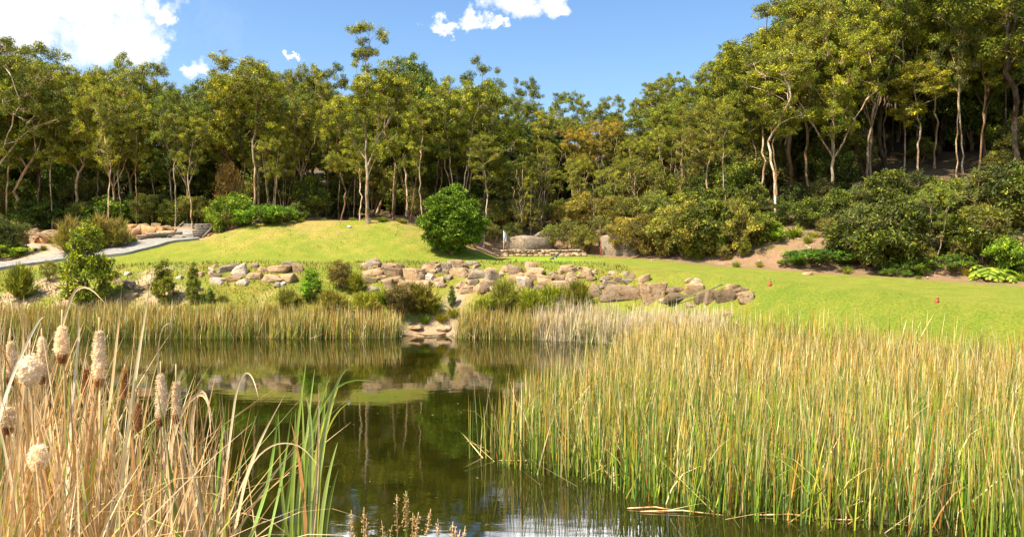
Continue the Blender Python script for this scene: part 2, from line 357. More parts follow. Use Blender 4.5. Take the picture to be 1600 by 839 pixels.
# ------------------------------------------------------------------ trees and shrubs
def sample_clumps(env, n, rng, sep):
    out = []; tries = 0
    vol = np.array([e[3] * e[4] * e[5] for e in env], float); pr = vol / vol.sum()
    while len(out) < n and tries < n * 60:
        tries += 1; e = env[rng.choice(len(env), p=pr)]
        d = norm(rng.normal(size=3)); d[2] = d[2] if rng.random() < .35 else abs(d[2]); r = rng.uniform(.45, 1) ** .6
        p_ = np.array(e[:3]) + d * r * np.array(e[3:6])
        if all(np.linalg.norm(p_ - q) > sep for q in out): out.append(p_)
    return np.array(out)
def skeleton(stems, clumps, rng, wiggle=.07, rtip=.012, power=.55, step=.45):
    pos, par = [], []
    for st in stems:
        st = [np.array(q, float) for q in st]
        if len(pos) and not (len(st[0]) and st[0][2] < .05):
            k = int(np.argmin([np.linalg.norm(q - st[0]) for q in pos])); prev = k
        else: pos.append(st[0]); par.append(-1); prev = len(pos) - 1
        cur = pos[prev]
        for a, b_ in zip([cur] + st[1:-1], st[1:]):
            m_ = max(1, int(np.linalg.norm(b_ - a) / step))
            for i in range(1, m_ + 1):
                q = a + (b_ - a) * i / m_ + (rng.normal(size=3) * wiggle * (1, 1, .3) if i < m_ else 0)
                pos.append(q); par.append(prev); prev = len(pos) - 1
    base = len(pos)
    P0 = np.array(pos); order = np.argsort([np.min(np.linalg.norm(P0 - c_, axis=1)) for c_ in clumps]) if len(clumps) else []
    tips = []
    for ci in order:
        c_ = clumps[ci]; P = np.array(pos); d = c_ - P; hd = np.hypot(d[:, 0], d[:, 1]); dist = np.linalg.norm(d, axis=1)
        cost = dist + 3.0 * np.clip(.45 * hd + .1 - d[:, 2], 0, None) + (P[:, 2] < .12 * P[:, 2].max()) * 5
        k = int(np.argmin(cost)); a = P[k]; dist = dist[k]
        pd = norm(a - P[par[k]]) if par[k] >= 0 else np.array([0, 0, 1.])
        m1 = a + (norm(c_ - a) * .6 + pd * .4 + np.array([0, 0, -.05])) * dist * .45
        m_ = max(2, int(dist / step)); prev = k
        for i in range(1, m_ + 1):
            tt = i / m_; q = (1 - tt) ** 2 * a + 2 * tt * (1 - tt) * m1 + tt * tt * c_ + (rng.normal(size=3) * wiggle if i < m_ else 0)
            pos.append(q); par.append(prev); prev = len(pos) - 1
        tips.append(prev)
    pos = np.array(pos); par = np.array(par); wgt = np.zeros(len(pos)); wgt[tips] = 1
    kids = np.bincount(par[par >= 0], minlength=len(pos)); wgt[(kids == 0) & (wgt == 0)] = .4
    for i in range(len(pos) - 1, -1, -1):
        if par[i] >= 0: wgt[par[i]] += wgt[i]
    return pos, par, rtip * wgt ** power
def skin(mb, pos, par, rad, flare=1.5, sides=6, rmax=None):
    if rmax: rad = np.minimum(rad, rmax * (1 - .35 * pos[:, 2] / pos[:, 2].max()))
    k = np.nonzero(par >= 0)[0]; a = par[k]; dirs = np.zeros_like(pos); dirs[k] = pos[k] - pos[a]; dirs[par < 0] = (0, 0, 1)
    cont = rad[a] < rad[k] * 1.45
    ra = np.where(cont, rad[a], rad[k] * 1.3); da = np.where(cont[:, None], dirs[a], dirs[k])
    z = pos[:, 2]; fl = 1 + (flare - 1) * np.exp(-np.clip(z, 0, None) / .35)
    frusta(mb, pos[a], pos[k], ra * fl[a], rad[k] * fl[k], da, dirs[k], sides)
PAL = {'gum': [(.20, .21, .018), (.29, .275, .018), (.12, .14, .018), (.42, .37, .03)],  # last gum tone paints yellow highlights onto some leaves
       'dark': [(.12, .145, .018), (.18, .195, .02), (.08, .105, .018), (.27, .27, .03)],
       'gold': [(.26, .215, .03), (.20, .19, .025), (.30, .20, .04), (.15, .16, .025)],
       'grey': [(.14, .16, .04), (.19, .205, .055), (.10, .125, .035), (.24, .235, .06)],
       'bright': [(.14, .23, .012), (.20, .30, .015), (.09, .15, .012), (.28, .37, .03)],
       'olive': [(.22, .21, .03), (.29, .25, .04), (.17, .17, .03), (.33, .26, .06)],
       'rust': [(.34, .2, .07), (.42, .24, .09), (.25, .15, .05), (.2, .17, .05)]}
def pick(pal, n, rng, jit=.28):
    P = np.array(PAL[pal]); return P[rng.integers(0, len(P), n)] * np.clip(rng.normal(1, jit, (n, 1)), .5, 1.7)
def foliage(mb, clumps, R, n, L, Wd, pal, rng, flat=.6, droop=.5, twigs=None):
    for c_ in clumps:
        r = R * rng.uniform(.6, 1.35); k = int(n * (r / R) ** 2); d = norm(rng.normal(size=(k, 3)))
        d[:, 2] = np.where(rng.random(k) < .6, np.abs(d[:, 2]), d[:, 2] * .8)
        # sub-lobes make the clump edge uneven
        lob = norm(rng.normal(size=(7, 3))); lr = .62 + .5 * np.clip((d @ lob.T).max(1) - .35, 0, 1)
        P = c_ + d * (rng.random(k) ** .42 * lr)[:, None] * r * np.array([1, 1, flat])
        D = d * .7 + rng.normal(size=(k, 3)) * .7 + np.array([0, 0, -droop])
        leaves(mb, P, D, L * rng.uniform(.6, 1.3, k), Wd * rng.uniform(.7, 1.2, k), pick(pal, k, rng) * rng.uniform(.88, 1.12), rng)
        if twigs is not None:
            m_ = 7; e = c_ + norm(rng.normal(size=(m_, 3))) * np.array([1, 1, .5]) * r * .75 + np.array([0, 0, .1 * r]); a = np.repeat(c_[None], m_, 0) - np.array([0, 0, .15 * r])
            frusta(twigs, a, e, np.full(m_, .014), np.full(m_, .005), e - a, e - a, 3)
class Proto: pass
def tufts(mb, tb, cl, Rm, k, Rt, nl, L, Wd, pal, rng, flat, droop):
    # every branch end carries a loose dome of small leaf tufts, with air between the tufts
    for c_ in cl:
        R = Rm * rng.uniform(.65, 1.3); kk = max(3, int(k * (R / Rm) ** 2)); d = norm(rng.normal(size=(kk, 3))); d[:, 2] = np.where(rng.random(kk) < .75, np.abs(d[:, 2]), -np.abs(d[:, 2]) * .6)
        T = c_ + d * (rng.random(kk) ** .4)[:, None] * R * np.array([1, 1, flat]); a = np.repeat((c_ - np.array([0, 0, .35 * R]))[None], kk, 0)
        frusta(tb, a, T, np.full(kk, .013), np.full(kk, .005), T - a, T - a, 3)
        tone = rng.uniform(.82, 1.15)
        for t_ in T:
            m_ = int(nl * rng.uniform(.6, 1.3)); dd = norm(rng.normal(size=(m_, 3))); P = t_ + dd * (rng.random(m_) ** .5)[:, None] * Rt * rng.uniform(.75, 1.25) * np.array([1, 1, .8])
            D = dd * .5 + rng.normal(size=(m_, 3)) * .5 + np.array([0, 0, -droop])
            leaves(mb, P, D, L * rng.uniform(.6, 1.3, m_), Wd * rng.uniform(.7, 1.2, m_), pick(pal, m_, rng, .2) * tone * (np.array([1.2, 1.16, .8]) * rng.uniform(1.0, 1.4) if rng.random() < .35 else np.array([.84, .92, .88]) * rng.uniform(.62, 1.1)), rng)  # some tufts brightened as if sunlit, others darkened as if shaded, in leaf colour
def tree_proto(stems, env, n, R, nl, L, Wd, pal, seed, sep=None, flat=.6, droop=.5, rtip=.014, rmax=.22, wiggle=.045, power=.55, extra=None, sides=6, k=0, Rt=.22):
    rng = np.random.default_rng(seed); pr = Proto()
    cl = sample_clumps(env, n, rng, sep or R * .9) if n else np.zeros((0, 3))
    if extra is not None: cl = np.vstack([cl, extra])
    pos, par, rad = skeleton(stems, cl, rng, wiggle, rtip, power)
    tb = MB(); skin(tb, pos, par, rad, rmax=rmax, sides=sides); lb = MB()
    if len(cl) and nl:
        if k: tufts(lb, tb, cl, R, k, Rt, nl, L, Wd, pal, rng, flat, droop)
        else: foliage(lb, cl, R, nl, L, Wd, pal, rng, flat, droop, tb)
    pr.t = tb.mesh('trunk', BARK, True); pr.l = lb.mesh('crown', LEAF) if lb.v else None
    pr.h = max([q[:, 2].max() for q in (lb.v if lb.v else tb.v)]); return pr
BARKC = {'pale': (.5, .39, .27), 'grey': (.34, .28, .21), 'dark': (.09, .07, .05), 'brown': (.26, .18, .11), 'white': (.68, .58, .46), 'red': (.42, .23, .13)}
def put(pr, name, loc, h, wid=1.0, rz=0.0, bark='pale', tint=(1, 1, 1), label=None, cat='tree', group=None, parts=('trunk', 'crown'), sink=.06):
    s = h / pr.h; e = empty(name, (loc[0], loc[1], loc[2] - sink), rz, label, cat, group); e.scale = (s * wid, s * wid, s)
    a = bpy.data.objects.new(parts[0], pr.t); COL.objects.link(a); a.parent = e; a.color = (*BARKC[bark], 1)
    if pr.l:
        b_ = bpy.data.objects.new(parts[1], pr.l); COL.objects.link(b_); b_.parent = e; b_.color = (*tint, 1)
    return e
def rg(seed): return np.random.default_rng(seed)
def gum(seed, kind):
    r = rg(seed); j = lambda a=.25: r.normal() * a
    if kind == 'tall':      # clean trunk, forks half way, uneven rounded clumps
        fz = r.uniform(4.2, 5.2); st = [[(0, 0, 0), (j(), j(), fz * .5), (j(.3), j(.3), fz), (j(.5), j(.5), 9.0)], [(0, 0, fz * .95), (1.1 + j(), j(.6), 7.6)], [(0, 0, fz * .8), (-1.2 + j(), j(.6), 7.0)]]
        env = [(j(.3), j(.3), 8.2, 1.6, 1.6, 1.6), (1.1, j(.6), 6.8, 1.3, 1.4, 1.2), (-1.2, j(.6), 6.2, 1.3, 1.4, 1.2), (j(.6), j(.6), 4.6, 1.2, 1.2, .8)]
        return tree_proto(st, env, 42, .52, 92, .125, .036, 'gum', seed, rmax=.095, sep=.72, flat=.85, rtip=.010, k=9, Rt=.2)
    if kind == 'wide':      # low fork, spreading umbrella crown
        st = [[(0, 0, 0), (j(.2), j(.2), 1.6), (j(.2), j(.2), 3.0)]] + [[(0, 0, 2.6), (1.9 * math.cos(a) + j(), 1.9 * math.sin(a) + j(), 6.0 + j())] for a in r.uniform(0, 6.3) + np.arange(4) * 1.57]
        env = [(0, 0, 7.4, 3.0, 2.8, 2.1), (1.4, 0, 5.8, 2.0, 1.8, 1.2), (-1.5, .4, 5.6, 1.9, 1.8, 1.2)]
        env += [(0, 0, 4.4, 1.9, 1.8, .8)]
        return tree_proto(st, env, 60, .56, 92, .125, .036, 'gum', seed, rmax=.115, sep=.8, flat=.8, rtip=.010, k=9, Rt=.2)
    if kind == 'slim':
        st = [[(0, 0, 0), (j(.14), j(.1), 2.2), (j(.18), j(.2), 4.4), (j(.2), j(.3), 6.6), (j(.3), j(.4), 9.2)]]
        env = [(0, 0, 7.8, 1.2, 1.2, 1.9), (.5, 0, 5.6, .9, .9, .8)]
        return tree_proto(st, env, 26, .5, 88, .12, .035, 'gum', seed, rmax=.055, sep=.62, flat=.85, rtip=.009, k=8, Rt=.19)
    if kind == 'multi':     # several stems fanning from the base
        st = [[(0, 0, 0), (math.cos(a) * .7, math.sin(a) * .7, 3.0), (math.cos(a) * 1.5 + j(), math.sin(a) * 1.5 + j(), 7.0 + j(.6))] for a in r.uniform(0, 6.3) + np.arange(4) * 1.6]
        env = [(0, 0, 7.6, 2.3, 2.2, 1.9), (0, 0, 5.6, 2.0, 2.0, .9)]
        return tree_proto(st, env, 42, .5, 88, .12, .035, 'gum', seed, rmax=.055, sep=.7, flat=.8, rtip=.008, k=8, Rt=.2)
    if kind == 'dense':
        st = [[(0, 0, 0), (j(.2), j(.2), 5), (j(.2), j(.2), 9.2)]]
        env = [(0, 0, 7.4, 1.6, 1.6, 2.3), (0, 0, 4.4, 2.1, 2.0, 2.1)]
        return tree_proto(st, env, 80, .6, 80, .18, .045, 'dark', seed, rmax=.1, droop=1.1, flat=1.0, sep=.66, rtip=.009, k=10, Rt=.24)
    if kind == 'low':       # leafy from the ground up
        st = [[(0, 0, 0), (j(.2), j(.2), 5), (j(.2), j(.2), 9.2)], [(0, 0, 0), (1, 0, 4.6)], [(0, 0, 0), (-1, 0.4, 4.0)]]
        env = [(0, 0, 7.4, 1.9, 1.9, 2.1), (0, 0, 4.2, 2.6, 2.4, 2.2), (0, 0, 1.9, 2.4, 2.2, 1.3)]
        return tree_proto(st, env, 130, .62, 260, .21, .07, 'dark', seed, rmax=.1, flat=.8, sep=.6, rtip=.010)
    if kind == 'sparse':    # tufty top of a far tree against the sky
        st = [[(0, 0, 0), (j(.3), j(.2), 4), (j(.6), j(.3), 9.4)], [(0, 0, 5.0), (1.2, j(), 8.2)], [(0, 0, 4.6), (-1.2, j(), 7.4)]]
        env = [(0, 0, 8.0, 1.6, 1.5, 1.8), (0, 0, 5.6, 1.6, 1.5, 1.2)]
        return tree_proto(st, env, 26, .45, 85, .13, .036, 'dark', seed, rmax=.055, sep=.8, flat=.7, rtip=.009, k=7, Rt=.2)
    if kind == 'bare':
        st = [[(0, 0, 0), (j(.3), j(.2), 4), (j(.6), j(.3), 8.0)], [(0, 0, 3.0), (1.3, j(), 7.0)], [(0, 0, 2.6), (-1.3, j(), 6.4)], [(0, 0, 4.6), (.5, j(), 9.0)], [(0, 0, 4.0), (-.5, j(.6), 9.4)], [(0, 0, 1.5), (.4, .9, 5.2)]]
        return tree_proto(st, [], 0, .5, 0, 1, 1, 'dark', seed, rtip=.03, rmax=.09, wiggle=.12)
G = {k: [gum(100 + 7 * i + 31 * q, k) for i in range(m_)] for q, (k, m_) in enumerate([('tall', 3), ('wide', 3), ('slim', 3), ('multi', 3), ('dense', 2), ('sparse', 2), ('bare', 2), ('low', 2)])}

# the tall forked gum that stands alone in front of the forest
hero_st = [[(0, 0, 0), (-.05, 0, 2.2), (-.1, 0, 4.6), (-.18, .1, 6.4), (-.1, 0, 8.6), (.05, 0, 10.6)],
           [(0, 0, 3.3), (.45, 0, 4.6), (1.15, .1, 5.9), (1.9, .2, 7.4), (2.3, .2, 8.4)], [(-.02, 0, 3.4), (-.7, .1, 4.5), (-1.4, .2, 5.6)],
           [(.45, 0, 4.6), (.6, 0, 6.2), (.55, .2, 8.0)], [(-.03, 0, 2.6), (.35, -.3, 3.4), (.55, -.4, 3.9)]]
hero_env = [(0, 0, 6.4, .9, .8, .7), (-.25, 0, 9.2, .7, .7, 1.5), (.35, 0, 7.4, 1.6, 1.3, 1.3), (2.1, .1, 7.6, 1.0, .9, 1.1), (-1.3, .1, 6.2, 1.0, .9, .9), (1.6, .1, 5.8, .9, .8, .6)]
hero = tree_proto(hero_st, hero_env, 58, .42, 90, .12, .034, 'gum', 5, sep=.52, rmax=.19, k=8, Rt=.18, flat=.85, rtip=.010,
                  extra=np.array([(-.9, 0, 10.9), (-.5, .1, 11.0), (.1, 0, 11.0), (.6, .1, 10.8), (1.0, 0, 10.4), (.8, -.4, 3.9), (.5, -.5, 4.2), (1.0, -.2, 4.0)]))
# round dense bright green bush: shoots to the ground all round
def round_bush(seed=8):
    rng = rg(seed); pts = []
    while len(pts) < 190:
        d = norm(rng.normal(size=3)); z = d[2] * .5 + .5; r = rng.uniform(.55, 1)
        q = np.array([d[0] * r * 1.55, d[1] * r * 1.5, .15 + 3.0 * (z * r + .5 * (1 - r))]); q[:2] *= 1.0 - .42 * max(0, q[2] / 3.15 - .38) / .62
        if all(np.linalg.norm(q - w_) > .24 for w_ in pts): pts.append(q)
    cl = np.array(pts); pos, par, rad = skeleton([[(0, 0, 0), (0, 0, 2.6)], [(0, 0, 0), (.6, .2, 1.6)], [(0, 0, 0), (-.6, .1, 1.6)]], cl, rng, .03, .008)
    tb, lb = MB(), MB(); skin(tb, pos, par, rad, rmax=.12); foliage(lb, cl, .31, 330, .13, .055, 'bright', rng, .7, -.3, None)
    pr = Proto(); pr.t = tb.mesh('stems', BARK, True); pr.l = lb.mesh('foliage', LEAF); pr.h = lb and max(q[:, 2].max() for q in lb.v); return pr
RB = round_bush()
def shrub_proto(seed, kind):
    rng = rg(seed); st = [[(0, 0, 0), (math.cos(a) * .25, math.sin(a) * .25, .5), (math.cos(a) * .6, math.sin(a) * .6, 1.3)] for a in rng.uniform(0, 6.3) + np.arange(5) * 1.257]
    if kind == 'round':  return tree_proto(st, [(-.3, 0, .95, .8, .8, .8), (.5, .1, .7, .7, .7, .6), (.15, -.1, 1.35, .5, .5, .6)], 40, .3, 42, .11, .034, 'olive', seed, rtip=.007, rmax=.03, sep=.3, droop=-.2, k=7, Rt=.13, flat=.9)
    if kind == 'leafy':  return tree_proto(st, [(.2, 0, 1.0, .75, .8, .8), (-.5, .1, .65, .7, .7, .55), (-.1, 0, 1.5, .45, .45, .55)], 42, .32, 36, .14, .05, 'dark', seed, rtip=.007, rmax=.03, sep=.3, droop=.2, k=7, Rt=.15, flat=.9)
    if kind == 'airy':   return tree_proto(st, [(0, 0, 1.3, .85, .85, .75)], 30, .28, 26, .12, .03, 'olive', seed, rtip=.007, rmax=.025, sep=.28, droop=-.3, k=6, Rt=.13, flat=.9)
    if kind == 'grey':   return tree_proto(st, [(0, 0, 1.0, .8, .8, .85), (.5, 0, 1.3, .5, .5, .5), (-.5, 0, .6, .6, .6, .5)], 42, .3, 42, .12, .03, 'grey', seed, rtip=.007, rmax=.025, sep=.3, droop=-.2, k=7, Rt=.14, flat=.9)
    if kind == 'cone':   return tree_proto([[(0, 0, 0), (.03, 0, 1.0), (0, .03, 2.3)]], [(0, 0, .8, .62, .62, .75), (0, 0, 1.5, .36, .36, .8)], 64, .2, 30, .095, .036, 'gum', seed, rtip=.006, rmax=.035, sep=.19, droop=-.1, k=6, Rt=.1)
    if kind == 'layer':  # flat tiers of dark sprays
        return tree_proto(st, [(0, 0, .45, 1.2, 1.0, .5)], 40, .3, 40, .11, .035, 'bright', seed, rtip=.007, rmax=.03, sep=.24, flat=.35, droop=-.1, k=7, Rt=.1)
def plume_proto(seed, pal, n=1500, hgt=1.6, spread=.8, tips=None, w_=.026):  # fine upward sprays (wattle, tea tree, mat rush)
    rng = rg(seed); pr = Proto(); tb, lb = MB(), MB()
    st = [[(0, 0, 0), (math.cos(a) * .15, math.sin(a) * .15, .3 * hgt), (math.cos(a) * spread * .5, math.sin(a) * spread * .5, .7 * hgt)] for a in rng.uniform(0, 6.3) + np.arange(6) * 1.05]
    pos, par, rad = skeleton(st, np.zeros((0, 3)), rng, .02, .01); skin(tb, pos, par, rad, rmax=.02)
    nb = 110; a = rng.uniform(0, 6.283, nb); ln = np.abs(rng.normal(.55, .35, nb)).clip(0, 1.15); hl = hgt * rng.uniform(.6, 1.0, nb)
    az = []; B = []; le = []; H = []
    for i in range(nb):
        k = n // nb; tt = rng.uniform(.1, .85, k); s_ = tt * hl[i]
        B.append(np.stack([np.cos(a[i]) * np.sin(ln[i] * .75) * s_ * spread * 1.2, np.sin(a[i]) * np.sin(ln[i] * .75) * s_ * spread * 1.2, np.cos(ln[i]) * s_], 1) + rng.normal(size=(k, 3)) * .03)
        az.append(a[i] + rng.normal(size=k) * .9); le.append(np.clip(ln[i] + rng.normal(size=k) * .35, 0, 1.6)); H.append(np.full(k, .0) + hgt * rng.uniform(.14, .26, k))
    B = np.vstack(B); C0 = pick(pal, len(B), rng); C1 = pick(tips or pal, len(B), rng)
    blades(lb, B, np.concatenate(H), np.concatenate(az), np.concatenate(le), .3, w_ * rng.uniform(.7, 1.5, len(B)), C0, C1, 2, rng=rng)
    pr.t = tb.mesh('stems', BARK, True); pr.l = lb.mesh('foliage', LEAF); pr.h = max(q[:, 2].max() for q in lb.v); return pr
def tussock_proto(seed, pal, n=260, hgt=.8, tips=None):
    rng = rg(seed); pr = Proto(); tb, lb = MB(), MB(); tube(tb, [(0, 0, -.05), (0, 0, .04), (0, 0, .08)], [.06, .06, .02], 6)
    B = rng.normal(size=(n, 3)) * [.07, .07, 0]
    blades(lb, B, hgt * rng.uniform(.6, 1.1, n), rng.uniform(0, 6.283, n), rng.uniform(.05, .7, n), rng.uniform(.2, 1.2, n), .022, pick(pal, n, rng), pick(tips or pal, n, rng), 4, rng=rng)
    pr.t = tb.mesh('stems', BARK, True); pr.l = lb.mesh('foliage', LEAF); pr.h = max(q[:, 2].max() for q in lb.v); return pr
def fern_proto(seed):
    rng = rg(seed); pr = Proto(); tb, lb = MB(), MB(); tube(tb, [(0, 0, -.05), (0, 0, .06), (0, 0, .12)], [.07, .07, .03], 6)
    for i in range(16):
        a = i * 2.4; L = rng.uniform(.6, .95); tt = np.linspace(.05, 1, 22); e = .9 - rng.uniform(0, .5)
        c_ = np.stack([np.cos(a) * tt * L * math.cos(e), np.sin(a) * tt * L * math.cos(e), .08 + L * (math.sin(e) * tt - .65 * tt ** 2.2)], 1)
        tube(tb, c_[::4], [.012, .01, .008, .006, .004, .003][:len(c_[::4])], 4)
        for s_ in (-1, 1):
            D = np.tile(np.array([-math.sin(a) * s_, math.cos(a) * s_, -.15]), (22, 1)) + norm(np.gradient(c_, axis=0)) * .35
            leaves(lb, c_, D, .26 * np.sin(np.clip(tt, .05, .97) * math.pi) ** .6 + .02, .06, pick('bright', 22, rng, .08) * 1.25, rng)
    pr.t = tb.mesh('stems', BARK, True); pr.l = lb.mesh('foliage', LEAF); pr.h = max(q[:, 2].max() for q in lb.v); return pr
S = {k: [shrub_proto(300 + 11 * i + 3 * len(k), k) for i in range(2)] for k in ('round', 'leafy', 'airy', 'grey', 'cone', 'layer')}
S['plume'] = [plume_proto(401, 'olive', 5200, tips='gold'), plume_proto(402, 'gum', 5200, tips='olive')]
S['golden'] = [plume_proto(403, 'olive', 6000, tips='rust', w_=.026), plume_proto(404, 'gold', 6000, tips='rust', w_=.026)]
S['tussock'] = [tussock_proto(405, 'gum', tips='olive'), tussock_proto(406, 'bright', tips='gum')]
S['fern'] = [fern_proto(407), fern_proto(408)]

ORD = ['first', 'second', 'third', 'fourth', 'fifth', 'sixth', 'seventh', 'eighth', 'ninth', 'tenth', 'eleventh', 'twelfth', 'thirteenth', 'fourteenth', 'fifteenth', 'sixteenth', 'seventeenth', 'eighteenth', 'nineteenth', 'twentieth']
ORD += [t_ + '-' + o_ if o_ else z_ for t_, z_ in (('twenty', ''), ('thirty', 'thirtieth'), ('forty', 'fortieth'), ('fifty', 'fiftieth')) for o_ in ([''] if z_ else []) + ORD[:9]]

# front trees: base column, distance, photo row of the top, kind, variant, width, turn, bark, tint, label
T_ = [
 (-14, 44.5, 45, 'wide', 0, .95, .3, 'white', (1, 1, 1), 'pale twisting gum cut by the left edge of the photo, bright spreading crown'),
 (62, 50, 66, 'tall', 0, 1.1, 1.0, 'dark', (.9, .95, .9), 'tall dark-stemmed gum rising behind the shrubs at the far left'),
 (120, 47, 100, 'tall', 1, 1.0, 2.0, 'pale', (1.1, 1.1, .9), 'gum with yellow-green crown above the left garden wall'),
 (172, 46, 112, 'wide', 1, .8, 2.6, 'pale', (1.15, 1.15, .9), 'low gum with a bent pale trunk behind the golden bushes'),
 (212, 49, 84, 'wide', 2, .8, .2, 'pale', (1, 1.02, .9), 'broad-topped gum that is the highest left of the timber steps'),
 (292, 45.8, 126, 'wide', 0, .74, 4.0, 'grey', (.8, .95, 1.3), 'grey-trunked gum with layered blue-green crown straight above the timber steps'),
 (338, 50, 130, 'tall', 2, 1.1, .5, 'dark', (.9, .9, .9), 'dark gum between the timber steps and the slim white gum'),
 (362, 47, 84, 'tall', 0, 1.25, 4.5, 'brown', (1.12, 1.05, .9), 'leafy gum with golden-green crown right of the blue-green gum'),
 (396, 44.2, 92, 'slim', 0, 1.25, 0, 'pale', (1.05, 1.05, .9), 'slim straight pale gum at the left edge of the grassy mound'),
 (424, 43.8, 210, 'multi', 0, .7, 1.2, 'pale', (1.15, 1.1, .9), 'small many-stemmed gum with thin curved stems at the mound edge'),
 (444, 44.6, 196, 'multi', 1, .8, 2.2, 'brown', (1.1, 1.05, .9), 'small bushy gum of several brown stems, nearest the mound top left'),
 (468, 47, 96, 'wide', 2, .72, 2.2, 'pale', (1, .98, .9), 'gum with crooked pale branches behind the left half of the mound'),
 (508, 48, 96, 'sparse', 0, 1.0, 0, 'brown', (1.1, 1.05, 1), 'thin open gum with tufted top left of the tall forked gum'),
 (533, 45, 150, 'tall', 1, .85, 3.3, 'brown', (1, 1, .9), 'brown-stemmed gum just left of the tall forked gum'),
 (562, 42.2, 208, 'slim', 1, 1.5, 1.0, 'white', (1.25, 1.25, .9), 'thin leaning sapling gum with pale stem touching the tall forked gum'),
 (612, 50, 92, 'tall', 2, 1.2, 1.4, 'pale', (.9, .98, 1), 'gum filling the gap right behind the tall forked gum'),
 (646, 49.5, 80, 'dense', 0, .85, 0, 'brown', (.95, 1.1, 1.3), 'dense drooping grey-green tree behind the round bush, left of it'),
 (640, 45.5, 200, 'multi', 2, .9, .6, 'brown', (.8, .9, .9), 'dark clump of leaning brown stems beside the round bright bush'),
 (716, 47, 122, 'multi', 0, .95, 2.5, 'white', (1.1, 1.15, .9), 'gum with white branches forking in a V above the round bush'),
 (760, 47.5, 124, 'tall', 0, 1.0, 2.9, 'dark', (.95, 1, .9), 'gum with a charred black trunk right of the round bush'),
 (752, 52, 82, 'sparse', 1, .8, 0, 'brown', (1, 1, 1), 'thin gum whose sparse tufted tip pokes into the sky above the black trunk'),
 (822, 58, 116, 'sparse', 0, .8, 1.0, 'brown', (1, 1, 1), 'sparse tufted gum with its tip in the sky right of the black trunk'),
 (858, 56, 170, 'multi', 1, 1.0, .3, 'pale', (1.1, 1.05, .9), 'gum with thin pale stems above the white slab on the hillside'),
 (886, 66, 140, 'wide', 0, .8, 2.0, 'brown', (.8, .9, .9), 'dark umbrella-shaped gum on the skyline left of the centre ridge'),
 (905, 55, 196, 'multi', 2, .95, 1.1, 'pale', (1.4, 1.0, 1.1), 'rust-orange gum with pale forked stems, left one of the two rusty gums'),
 (945, 57, 186, 'multi', 0, 1.1, 4.1, 'white', (1.35, 1.0, 1.1), 'rust-orange gum with white stems, right one of the two rusty gums'),
 (990, 63, 160, 'bare', 0, .7, 0, 'white', (1, 1, 1), 'bare dead tree with white branches high on the ridge, left of its pair'),
 (1016, 64, 165, 'bare', 1, .7, 0, 'white', (1, 1, 1), 'bare dead tree with white branches high on the ridge, right of its pair'),
 (962, 61, 148, 'tall', 0, 1.0, .8, 'brown', (.9, .95, .9), 'dark-leaved gum rising behind the right rusty gum'),
 (1004, 67, 150, 'wide', 1, .8, 2.8, 'brown', (.9, .95, .9), 'rounded gum on the ridge between the two bare dead trees'),
 (1030, 66, 122, 'tall', 2, 1.1, 2.8, 'pale', (.95, .98, .9), 'ridge gum just left above the broad domed gum'),
 (1085, 60, 132, 'wide', 0, .8, 5.2, 'pale', (1.05, 1.05, .9), 'leafy gum right behind the broad domed gum'),
 (1048, 55, 160, 'wide', 1, 1.15, 1.8, 'red', (.95, 1.1, 1.05), 'broad domed gum with reddish fan of branches on the middle hillside'),
 (1052, 70, 112, 'wide', 2, .8, .9, 'brown', (.8, .9, .9), 'flat-topped gum on the skyline above the broad domed gum'),
 (1120, 50, 95, 'tall', 1, 1.2, 5.0, 'brown', (.95, 1, .9), 'tall gum right of the broad domed gum'),
 (1172, 47, 62, 'wide', 0, .8, 1.0, 'brown', (.95, 1, .9), 'high gum where the skyline starts to climb on the right'),
 (1213, 41.5, 70, 'slim', 2, 1.4, .5, 'white', (1, 1, .9), 'very slim sinuous pale gum rising from the bare litter slope'),
 (1240, 46, -10, 'tall', 0, 1.3, 2.2, 'brown', (1.05, 1.05, .9), 'gum with feathery crown whose tip leaves the top of the photo'),
 (1298, 42.5, 20, 'wide', 1, .85, 3.6, 'pale', (1.1, 1.1, .95), 'big gum with leaning pale trunk on the right slope'),
 (1340, 50, -60, 'wide', 2, .95, 0, 'brown', (.9, .95, .9), 'big brown-branched gum behind the leaning pale trunk'),
 (1386, 47, -80, 'wide', 1, .95, 5.2, 'dark', (.85, .9, .9), 'massive gum with dark twisted trunk on the right hillside'),
 (1436, 44, 96, 'slim', 0, 1.5, 2.2, 'grey', (1.15, 1.05, .9), 'slim straight grey gum in front of the massive twisted gum'),
 (1502, 50, -70, 'tall', 2, 1.4, 1.7, 'dark', (.85, .9, .9), 'dark tall gum right of the slim straight grey gum'),
 (1545, 54, -60, 'wide', 0, .9, 3.0, 'grey', (.9, .95, 1), 'high grey gum behind the pair of young trees at the right'),
 (1594, 42.5, -160, 'tall', 1, 1.3, 4.4, 'dark', (.85, .9, .9), 'large black-trunked gum at the right edge of the photo'),
 (1640, 47, -160, 'wide', 2, 1.0, 2.4, 'dark', (.85, .9, .9), 'gum leaning in over the right edge of the photo'),
 (1462, 33.5, 284, 'multi', 1, 1.1, .9, 'white', (.8, .95, 1.3), 'small young tree with two bare pale stems standing by the fairway'),
 (-60, 46, 60, 'tall', 2, 1.2, .9, 'grey', (.9, .95, .9), 'gum just outside the left edge with one bough in view'),
]
used = []
for px, Y, top, kind, var, wid, rz, bark, tint, lab in T_:
    x, y, z = stand(px, Y); h = CAMZ + (HOR - top) / F * Y - z + .06
    put(G[kind][var % len(G[kind])], 'gum_tree' if kind != 'bare' else 'dead_tree', (x, y, z), h, wid, rz, bark, tint, lab, 'tree', 'gum trees along the front of the forest')
    used.append((x, y))
